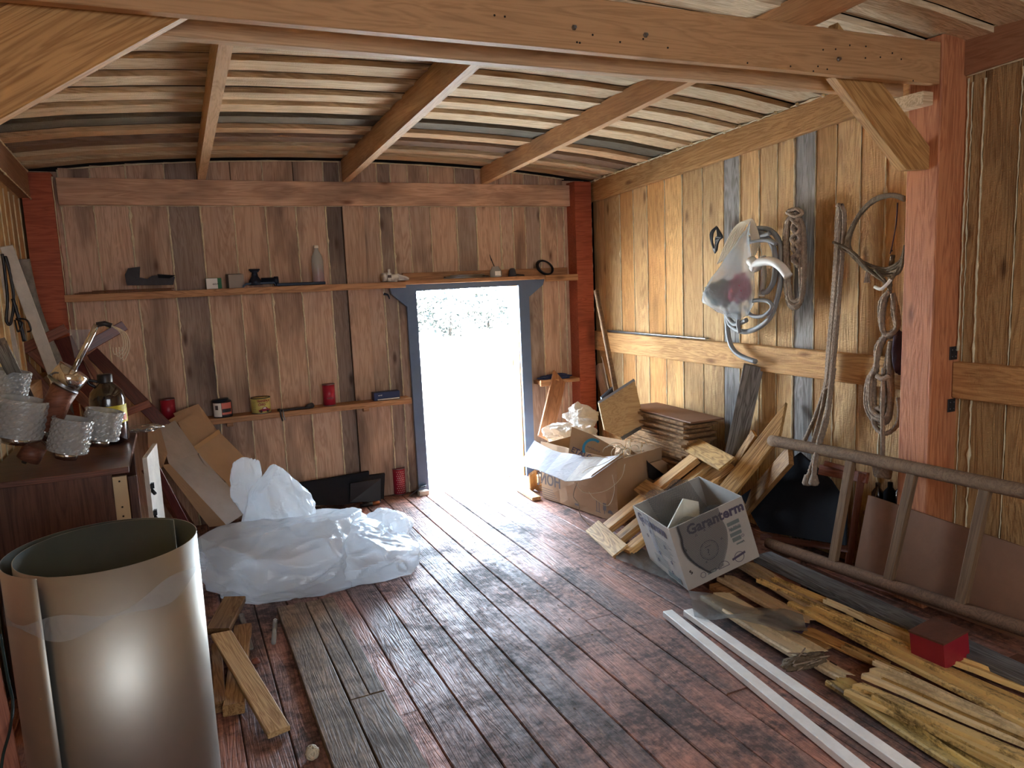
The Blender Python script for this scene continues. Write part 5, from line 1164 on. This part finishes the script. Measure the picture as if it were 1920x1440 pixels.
# black cord
t = thing('cord_hank', 'small bunch of thin black cord hanging on a nail at the wall', 'cord', Wl(1343, 425, .02)); nail0 = tube('nail', [Wl(1343, 424, -.03), Wl(1343, 424, .04)], .003, MRUST, t, n=6)
for k in range(5): tube('cord_loop', sm([Wl(1343, 426, .02), Wl(1336 - k, 440, .03), Wl(1337 + k, 462 + 3 * k, .03), Wl(1343, 470 - 6 * k, .03), Wl(1346 + 2 * k, 445, .03), Wl(1344, 426, .02)], 5), .0065, MBLACK, t, n=6)
# hose coil
t = thing('hose_coil', 'coil of grey hose hanging on the wall behind the plastic bag', 'hose', Wl(1420, 430, .05))
tube('nail', [Wl(1410, 424, -.03), Wl(1410, 424, .10)], .004, MRUST, t, n=6)
def hose(pp, r=.012, o=.05, mat=MHOSE, nm='hose_turn'): tube(nm, sm([Wl(p[0], p[1], p[2] if len(p) > 2 else o) for p in pp], 7), r * 1.2, mat, t, n=9)
hose([(1408, 430), (1440, 430), (1462, 455), (1464, 500), (1460, 550), (1440, 600), (1400, 622), (1370, 610), (1362, 585), (1368, 640), (1385, 665), (1417, 678)], .013)
hose([(1405, 436), (1432, 440), (1452, 470), (1452, 520), (1440, 545), (1430, 548)], .013, .07)
hose([(1402, 448), (1430, 442), (1443, 437)], .011, .085); hose([(1402, 455), (1430, 450), (1445, 452), (1455, 458)], .011, .09)
hose([(1385, 585), (1384, 610), (1387, 624)], .010, .08); hose([(1395, 575), (1410, 592), (1432, 592), (1447, 578), (1442, 566), (1425, 563), (1405, 565)], .010, .09)
hose([(1400, 600), (1378, 608), (1364, 592), (1360, 575)], .012, .065)
hose([(1430, 480), (1432, 520), (1428, 555)], .015, .04, MWHITEP, 'white_pipe')
t2 = t; t = thing('cable_bundle', 'hank of thin beige cable draped over the nail behind the plastic bag', 'cable', Wl(1398, 420, .09))
for k in range(8):
    tube('strand', sm([Wl(1345 + 3 * k, 495 - 2 * k, .07), Wl(1364 + 3 * k, 450, .085), Wl(1380 + 3 * k, 424 - k, .10), Wl(1398 + 2 * k, 416 - .5 * k, .105), Wl(1408 + 2 * k, 440, .10), Wl(1410 + 2.2 * k, 490 - 4 * k, .09)], 6), .0038, MCABLE, t, n=6, color=(1, 1, 1))
tube('strand_end', sm([Wl(1418, 470, .1), Wl(1424, 462, .1), Wl(1428, 478, .1), Wl(1420, 492, .1), Wl(1416, 505, .1)], 5), .003, MCABLE, t, n=5)
# plastic bag with contents
A0 = Wl(1398, 424, .12); C1 = Wl(1366, 540, .13)
t = thing('carrier_bag', 'thin white plastic bag, full and knotted, hanging on the plank wall', 'bag', A0)
ctr = Wl(1362, 525, .14); down = V((0, 0, -1))
def bagdef(v):
    # v in local blob space: pull the top to the nail
    h = (v.z + .13) / .42; h = max(0, min(1, h)); w = 1 - .9 * h ** 1.1
    q = V((v.x * w, v.y * w, v.z)); q += (WU * (.10 * h)) ; return q
vs, fs = blob_geo((0, 0, 0), (.12, .12, .30), 91, nu=64, nv=44, planes=16, dmin=.7, p=24, crease=.05, cs=2.2, fine=.012, deform=lambda v: V((v.x * (1 - .88 * max(0, min(1, (v.z + .10) / .36)) ** 1.0), v.y * (1 - .85 * max(0, min(1, (v.z + .10) / .36))), v.z if v.z > -.14 else -.14 + (v.z + .14) * .25)))
ex_ = WU; up_ = (A0 - Wl(1358, 575, .13)).normalized(); ez_ = up_; ex2 = (ex_ - ez_ * ex_.dot(ez_)).normalized(); ey2 = ez_.cross(ex2)
L0 = (A0 - Wl(1358, 583, .13)).length; BM = box_frame(Wl(1358, 583, .13) + ez_ * (L0 * .37), ex2, ey2, ez_) @ Matrix.Diagonal((1.6, 1.05, L0 / .46, 1))
mesh_obj('bag_skin', vs, fs, MBAG, t, BM, smooth=True)
t = thing('cloth_bundle', 'grey green and pink cloth stuffed inside the hanging plastic bag', 'cloth', Wl(1358, 560, .13))
blob('grey_cloth', Wl(1352, 552, .13), (.095, .07, .085), 15, plain('grey_green_cloth', '5d6a66', .9), t, smooth=True, planes=14, crease=.2, nu=36, nv=20)
blob('pink_cloth', Wl(1386, 545, .13), (.06, .055, .09), 17, plain('pink_cloth', 'a04058', .9), t, smooth=True, planes=14, crease=.2, nu=36, nv=20)
t = thing('drain_pipe', 'short curved white plastic pipe sticking out above the hanging bag', 'pipe', Wl(1412, 500, .15))
pp = sm([Wl(1412, 504, .15), Wl(1424, 492, .16), Wl(1446, 490, .17), Wl(1464, 500, .18), Wl(1478, 518, .18)], 8)
tube('pipe_body', pp, .0245, MWHITE, t, n=18, color=(1, 1, 1)); tube('collar', sm([Wl(1408, 488, .14), Wl(1420, 502, .15)], 3), .029, MWHITE, t, n=18)
# rope coil one
t = thing('rope_coil', 'thick hemp rope coil, plaited and knotted, on the wall beside the hose', 'rope', Wl(1490, 398, .05))
tube('nail', [Wl(1490, 396, -.03), Wl(1490, 396, .08)], .004, MRUST, t, n=6)
for k in range(6):
    o_ = .035 + .012 * (k % 3); du = (k - 2.5) * 3.0
    rope('rope_loop', [(1490, 398, o_), (1474 + k, 420, o_), (1470 + 1.5 * k, 470, o_), (1472 + 1.5 * k, 530, o_), (1480 + k, 572 - 2 * k, o_ + .01), (1497 + k, 574 - 3 * k, o_), (1507 - k, 540, o_), (1509 - 1.8 * k, 480, o_), (1506 - k, 425, o_), (1492, 398, o_)], .0095, MROPE, t)
rope('knot', [(1484, 410, .07), (1500, 430, .075), (1484, 448, .07), (1500, 466, .075), (1486, 484, .07), (1498, 500, .07)], .010, MROPE, t); rope('knot', [(1498, 408, .065), (1486, 428, .075), (1501, 446, .07), (1486, 464, .075), (1500, 482, .07)], .010, MROPE, t)
rope('binding', [(1476, 398, .06), (1490, 406, .07), (1504, 400, .06), (1494, 392, .06), (1478, 396, .06)], .009, MROPE, t)
# long doubled rope
t = thing('long_rope', 'very long hemp rope doubled over a nail with its ends hanging to the ladder', 'rope', Wl(1578, 380, .05))
tube('nail', [Wl(1578, 384, -.03), Wl(1578, 384, .08)], .004, MRUST, t, n=6)
for k in range(6):
    o_ = .035 + .014 * (k % 3); e = [(1503, 838), (1520, 842), (1560, 700), (1553, 770), (1545, 735), (1572, 560)][k]
    rope('strand', [(1580 - 2 * k, 384, o_), (1571 + 2.4 * k, 400, o_), (1568 + 2.4 * k, 470, o_), (1562 + 2.2 * k, 560, o_), (1553 + 2.4 * k, 660, o_), (1548 + 1.8 * k, 720, o_), ((1548 + e[0]) / 2 + 4, (720 + e[1]) / 2, o_), (e[0], e[1], o_)], .0095, MROPE, t)
rope('end', [(1563, 690, .06), (1556, 740, .07), (1549, 780, .10), (1538, 820, .19), (1530, 850, .20), (1519, 885, .2), (1514, 900, .2)], .011, MROPE, t)
rope('end', [(1558, 720, .06), (1553, 770, .09), (1545, 805, .14), (1534, 840, .21), (1528, 870, .215), (1526, 898, .21)], .011, MROPE, t)
for u in (1514, 1526): lathe('frayed_tip', [(.001, .024), (.017, .018), (.028, -.024), (.022, -.036), (.001, -.03)], upright(Wl(u, 897, .205)), MROPE, t, n=10, caps=False)
rope('crossbar_end', [(1566, 455, .06), (1576, 466, .08), (1590, 472, .08), (1600, 480, .08)], .006, MROPE2, t, tw=160)
# wire rope ring
t = thing('rope_ring', 'stiff dark rope bent into a wide ring on the wall next to the thick post', 'rope', Wl(1680, 372, .08))
for k in range(4):
    d = k * 2.2
    rope('ring_strand', [(1696, 376 - d, .12), (1672, 368 - d * .6, .10), (1640, 378 - d, .08), (1612, 405 - d, .08), (1596 - d, 440, .08), (1594 - d, 465, .09), (1608, 484 + d, .09), (1632, 497 + 2 * d, .10), (1662, 503 + d * 2, .10), (1688, 488 + d * 3, .12), (1697, 460, .13)], .0055, MROPE2, t, tw=190, n=7)
rope('tie', [(1562, 454, .10), (1580, 462, .11), (1600, 474, .11), (1612, 486, .11), (1632, 510, .11), (1656, 526, .12), (1666, 532, .12)], .006, MROPE2, t, tw=190, n=7); rope('tie', [(1694, 486, .12), (1682, 508, .12), (1670, 528, .12), (1668, 545, .12)], .006, MROPE2, t, tw=190, n=7)
rope('tie', [(1640, 505, .11), (1658, 525, .12), (1670, 545, .12)], .006, MROPE2, t, tw=190, n=7)
tube('white_tie', sm([Wl(1640, 538, .13), Wl(1652, 542, .135), Wl(1664, 532, .135), Wl(1670, 524, .13)], 4), .008, MWHITE, t, n=7)
tube('blue_cord', sm([Wl(1683, 380, .05), Wl(1680, 420, .05), Wl(1674, 455, .05), Wl(1669, 476, .05)], 5), .003, plain('violet_cord', '3d3350', .7), t, n=5)
for k in range(3): rope('frayed_end', [(1626 + 3 * k, 505, .10), (1623 + 3 * k, 520, .10), (1621 + 5 * k, 530, .10)], .004, MROPE, t, n=6)
# bundle of hemp rope below the ring
t = thing('rope_bundle', 'knotted hemp rope bundle hanging in long loops next to the thick post', 'rope', Wl(1670, 530, .07))
tube('nail', [Wl(1672, 470, -.03), Wl(1672, 470, .09)], .005, MRUST, t, n=6)
rope('hanger', [(1674, 478, .08), (1670, 505, .08), (1668, 545, .09)], .009, MROPE2, t)
for k in range(5):
    o_ = .05 + .013 * (k % 3)
    rope('upper_loop', [(1668, 545, o_), (1660 - 2 * k, 565, o_), (1655 - k, 600, o_), (1658, 625, o_ + .01), (1672, 630 - 2 * k, o_ + .01), (1684 - k, 612, o_), (1683 - 2 * k, 585, o_), (1674, 550, o_)], .0095, MROPE, t)
    rope('lower_loop', [(1664, 625, o_), (1652 - 2 * k, 650, o_), (1640 + k, 690, o_), (1627 + 3 * k, 715, o_), (1624 + 4 * k, 760, o_), (1640 + 2 * k, 790 - 6 * k, o_ + .01), (1664 - k, 790 - 5 * k, o_ + .01), (1672 - 2 * k, 750, o_), (1672 - 3 * k, 700, o_), (1670, 640, o_)], .0095, MROPE, t)
rope('low_ring', [(1642, 760, .07), (1638, 790, .07), (1648, 808, .08), (1664, 812, .08), (1682, 796, .07), (1687, 770, .07), (1684, 745, .07)], .0095, MROPE, t)
rope('tail', [(1657, 690, .08), (1655, 760, .09), (1655, 810, .09), (1655, 845, .09), (1654, 868, .09)], .009, MROPE, t)
rope('binding', [(1645, 705, .10), (1655, 710, .11), (1668, 704, .10)], .010, MROPE, t)
for k in range(5):
    a = k * 1.25; c = Wl(1655, 882, .09)
    kn = [c + WU * (.03 * math.cos(q + a)) + V((0, 0, .028 * math.sin(q * 2 + a))) + WN * (.022 * math.sin(q + k)) for q in [2 * PI * j / 18 for j in range(18)]]
    tube('tail_knot', kn, .013, MROPE, t, n=8, closed=True)
blob('cloth_pouch', Wl(1688, 665, .05), (.045, .04, .10), 33, MPURPLE, None, smooth=True, planes=14, crease=.12, nu=30, nv=20, label='dark purple cloth pouch tucked between the rope bundle and the post', cat='pouch')
# strips on the rail
board('metal_strip', V((3.226, 5.30, 1.161)), V((3.226, 3.99, 1.161)), .03, .008, MSTEEL, None, color=None, label='thin metal strip lying on top of the middle wall rail', cat='strip')
board('wood_lath', V((3.224, 5.2, 1.1535)), V((3.224, 4.3, 1.1535)), .03, .005, MG, None, color=(.6, .6, .6), label='thin dark lath lying under the metal strip on the wall rail', cat='lath')

# ------------------------------------------------------------------ siding and boards on the floor
def siding(name, a, b, W, mat, label, h=.012, color=None, group='yellow vinyl siding strips on the floor', slots=False, up=(0, 0, 1)):
    a, b = V(a), V(b); L = (b - a).length
    pr = [(-.5, 0), (-.495, h), (-.44, h * 1.5), (-.06, h * .4), (-.045, h * 1.6), (.36, h * .6), (.385, h * .25), (.44, h * .2), (.5, h * .1)]
    vs = []; m = len(pr); fs = []
    for s in range(5):
        for q in (0, -.0018):
            for (y, z) in pr: vs.append((L * s / 4, y * W, z + q + .003 * math.sin(s * 1.7 + L)))
    for s in range(4):
        o = s * 2 * m; o2 = o + 2 * m
        for i in range(m - 1): fs += [(o + i, o + i + 1, o2 + i + 1, o2 + i), (o + m + i + 1, o + m + i, o2 + m + i, o2 + m + i + 1)]
        fs += [(o + m, o, o2, o2 + m), (o + m - 1, o + 2 * m - 1, o2 + 2 * m - 1, o2 + m - 1)]
    for i in range(m - 1): fs += [(i + 1, i, m + i, m + i + 1), (8 * m + i, 8 * m + i + 1, 9 * m + i + 1, 9 * m + i)]
    t = mesh_obj(name, vs, fs, mat, None, frame(a, b - a, up), color=color, label=label, cat='siding', group=group)
    if slots:
        for k in range(int(L / .07)):
            if k < 8: block('nail_slot', frame(a, b - a, up) @ V((.03 + .07 * k, .43 * W, h * .25 + .001)), (.035, .006, .002), MDARK, t, rot=math.atan2((b - a).y, (b - a).x), ch=.0005)
    return t
def wz(u, v, z): return F(u, v, z)
siding('siding_strip', wz(1340, 1118, 0.029), wz(1522, 1230, 0.033), .17, MVINYL2, 'wide pale beige siding strip ending beside the rag, nearest the white metal strips')
siding('siding_strip', wz(1490, 1215, 0.024), wz(1588, 1273, 0.024), .09, MVINYL2, 'short pale siding edge with nail slots beside the rag', slots=True)
siding('siding_strip', wz(1500, 1130, 0.047), wz(2010, 1385, 0.075), .15, MVINYL, 'long dirty yellow siding strip running under the red tin box', color=(.95, .88, .75))
siding('siding_strip', wz(1600, 1292, 0.037), wz(1990, 1460, 0.043), .13, MVINYL, 'yellowish siding strip with black mould spots, second from the front', color=(1, .98, .95))
siding('siding_strip', wz(1632, 1262, 0.047), wz(2010, 1418, 0.051), .13, MVINYL2, 'beige siding strip with an end flange lying on the mouldy one', color=(1, .95, .85), slots=False)
siding('siding_strip', wz(1640, 1245, 0.051), wz(1990, 1400, 0.056), .03, MVINYL2, 'thin slotted siding edge along the beige strip', color=(1.05, 1, .95), slots=True)
siding('siding_strip', wz(1570, 1278, 0.019), wz(1845, 1455, 0.019), .12, MVINYL, 'dirtiest olive siding strip lying slanted on the floor at the front of the heap', color=(.8, .82, .72))
siding('siding_strip', wz(1700, 1350, 0.029), wz(1860, 1455, 0.029), .04, MVINYL, 'thin yellow siding edge beside the dirtiest strip', color=(1.1, 1.1, .9))
siding('siding_strip', wz(1424, 1090, 0.057), wz(1720, 1222, 0.061), .045, MVINYL, 'narrow yellow siding strip nearest the reddish board behind the box', color=(1.1, 1.05, .95))
siding('siding_strip', wz(1452, 1088, 0.061), wz(1740, 1205, 0.065), .04, MVINYL, 'narrow yellow siding strip, one farther towards the wall', color=(.85, .75, .6))
siding('siding_strip', wz(1550, 1128, 0.068), wz(1722, 1204, 0.068), .05, MVINYL2, 'pale siding strip with a rounded end pointing at the tilted box', color=(1.15, 1.15, 1.1))
siding('siding_strip', wz(1790, 1236, 0.065), wz(2000, 1312, 0.068), .11, MVINYL, 'clean yellow siding strip emerging behind the red tin box', color=(1.15, 1.1, 1))
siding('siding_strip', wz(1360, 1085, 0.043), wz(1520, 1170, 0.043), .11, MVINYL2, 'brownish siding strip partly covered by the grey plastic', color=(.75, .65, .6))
siding('siding_strip', wz(1400, 1060, 0.054), wz(1530, 1140, 0.054), .12, MVINYL2, 'brown siding strip under the reddish board', color=(.65, .56, .5))
pb('tan_board', wz(1512, 1180, 0.038), wz(1660, 1245, 0.038), 22, .012, MSCRAP, None, up=(0, 0, 1), color=(1.05, .88, .65), label='tan flat board between the beige and yellow siding', cat='board')
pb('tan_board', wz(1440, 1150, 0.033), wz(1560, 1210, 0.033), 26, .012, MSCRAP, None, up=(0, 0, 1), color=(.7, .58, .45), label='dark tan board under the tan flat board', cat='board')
# support timbers under the heap, near the wall
board('long_grey_plank', F(1430, 1044, .075), F(2010, 1312, .075), .12, .04, MG, None, up=(0, 0, 1), color=(.62, .66, .72), label='long blue grey plank lying along the wall beneath the ladder', cat='plank')
for k_, (a_, b_, w_, m_, c_, lb_) in enumerate((
    ((1560, 1160), (1990, 1352), .03, MVINYL, (1.1, 1.05, .95), 'thin yellow siding edge lying along the strip under the red tin box'),
    ((1585, 1215), (1700, 1268), .05, MVINYL, (.6, .5, .4), 'short dark brown siding piece between the tan board and the beige strip'),
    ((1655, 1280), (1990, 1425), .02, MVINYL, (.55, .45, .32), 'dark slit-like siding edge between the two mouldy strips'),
    ((1470, 1112), (1600, 1168), .03, MVINYL, (1.0, .9, .75), 'short thin yellow siding end beside the reddish offcut'),
    ((1640, 1310), (1900, 1450), .035, MVINYL, (.9, .85, .7), 'narrow olive siding strip half under the mould spotted one'),
    ((1590, 1150), (1750, 1222), .025, MVINYL2, (.9, .8, .65), 'thin tan siding edge next to the pale round ended strip'))):
    siding('siding_strip', F(*a_, .03 + .006 * k_), F(*b_, .045 + .006 * k_), w_, m_, lb_, color=c_, h=.014)
for y_ in (2.9, 1.7): block('bearer', (2.83, y_, .026), (.2, .07, .05), MBROWN, None, color=(.6, .6, .6), label='dark offcut under the %s end of the long grey plank' % ('far' if y_ > 2 else 'near'), cat='offcut')
pb('reddish_board', wz(1405, 1050, 0.057), wz(1480, 1098, 0.051), 42, .03, MBROWN, None, up=(0, 0, 1), color=(1.15, 1.05, .95), label='wide reddish offcut right behind the tilted box', cat='offcut')
pb('brown_offcut', wz(1345, 1104, 0.031), wz(1378, 1096, 0.031), 34, .03, MSCRAP, None, up=(0, 0, 1), color=(.75, .6, .52), label='small brown offcut right at the foot of the tilted box', cat='offcut')
for i, (u, v, s) in enumerate(((1520, 1108, .018), (1535, 1112, .014), (1508, 1112, .012))):
    blob('stone', F(u, v, .012), (s * 1.5, s, s), 40 + i, MFELT, None, smooth=True, planes=12, crease=.1, nu=16, nv=10, label=['larger', 'rounded', 'smallest'][i] + ' dark lump lying between the grey plank and the yellow siding', cat='stone')
pb('brown_shingle', wz(1430, 1155, 0.054), wz(1510, 1178, 0.047), 22, .006, MPURPLE, None, up=(0, 0, 1), color=(1, 1, 1), label='dark curved scrap of felt lying at the edge of the grey plastic', cat='scrap')
def gp(a, b):
    P = F(1290 + 215 * a + 12 * b, 1100 + 60 * a + 45 * b * (1 - .3 * a), .07)
    P.z = .05 + .035 * a + .012 * math.sin(a * 9 + b * 4) + .012 * noise.noise(V((a * 5, b * 5, 1))); return P - F(1290, 1100, .1)
o = sheet_local('grey_plastic', Matrix.Translation(F(1290, 1100, .1)), lambda a, b: gp(a, b), 26, 16, MGREYF, None)
o['label'] = 'crumpled sheet of clear grey plastic over the siding by the tilted box'; o['category'] = 'plastic sheet'
def gp2(a, b):
    P = F(1155 + 130 * a, 1005 + 70 * a + 40 * b * (1 - a * .4), .02); P.z = .012 + .03 * abs(noise.noise(V((a * 6, b * 5, 3)))) + .02 * math.sin(a * PI) * (1 - b); return P - F(1155, 1005)
o = sheet_local('grey_plastic', Matrix.Translation(F(1155, 1005)), lambda a, b: gp2(a, b), 22, 12, MGREYF, None)
o['label'] = 'strip of dark plastic on the floor between the slatted frame and the tilted box'; o['category'] = 'plastic sheet'
# rag and string on the siding
P = F(1510, 1240, .045); t = thing('rag_bundle', 'frayed grey rag with twine lying across the ends of the beige siding', 'rag', P)
blob('cloth', P, (.10, .045, .028), 88, MROPE2, t, smooth=True, planes=16, crease=.0, cs=2.0, fine=0, ridge=.4, nu=50, nv=26, color=(1, 1, 1))
for k in range(4): tube('twine', sm([P + V((rw_.uniform(-.1, .1), rw_.uniform(-.05, .05), .03 * rw_.random())) for _ in range(5)], 5), .003, MROPE, t, n=5)
# red tin
RP = V((2.545, 1.765, .068)); RMx = box_frame(RP, (.994, .035, .103), (-.03, .998, -.048), (-.105, .044, .994))
t = thing('red_box', 'small dark red tin box with a rusty lid standing on the yellow siding', 'box', RP)
lpanel('body', RMx, [(0, 0, 0), (.148, 0, 0), (.148, .14, 0), (0, .14, 0)], .10, (0, 0, 1), MREDBOX, t); lpanel('lid', RMx, [(-.003, -.003, .10), (.153, -.003, .10), (.153, .143, .10), (-.003, .143, .10)], .008, (0, 0, 1), MRUSTY, t)
# two white strips
g = 'white metal strips on the floor'
for a, b, lb in (((1252, 1150), (1623, 1452), 'white painted strip on the floor, the one nearer the doorway side of the pair'), ((1290, 1148), (1718, 1452), 'white painted strip on the floor, the one nearer the siding')):
    board('white_strip', F(*a, .02), F(*b, .02), .05, .03, MTRIMW, None, up=(0, 0, 1), label=lb, cat='strip', group=g)
# crumbs and shavings
vs, fs = [], []
rc = random.Random(5)
for k in range(420):
    x = rc.uniform(.3, 2.3); y = rc.uniform(1.4, 4.6); s = rc.uniform(.001, .0035); a = rc.uniform(0, PI)
    q = len(vs); c, d = math.cos(a) * s * 2.2, math.sin(a) * s * 2.2
    vs += [(x - c, y - d, .001), (x + d * .4, y - c * .4, .0015), (x + c, y + d, .001), (x, y, .001 + s)]; fs += [(q, q + 1, q + 3), (q + 1, q + 2, q + 3), (q + 2, q, q + 3)]
o = mesh_obj('sawdust_litter', vs, fs, plain('litter', 'a08c72', .9), None, kind='stuff'); o['label'] = 'scattered crumbs and wood shavings on the floorboards'
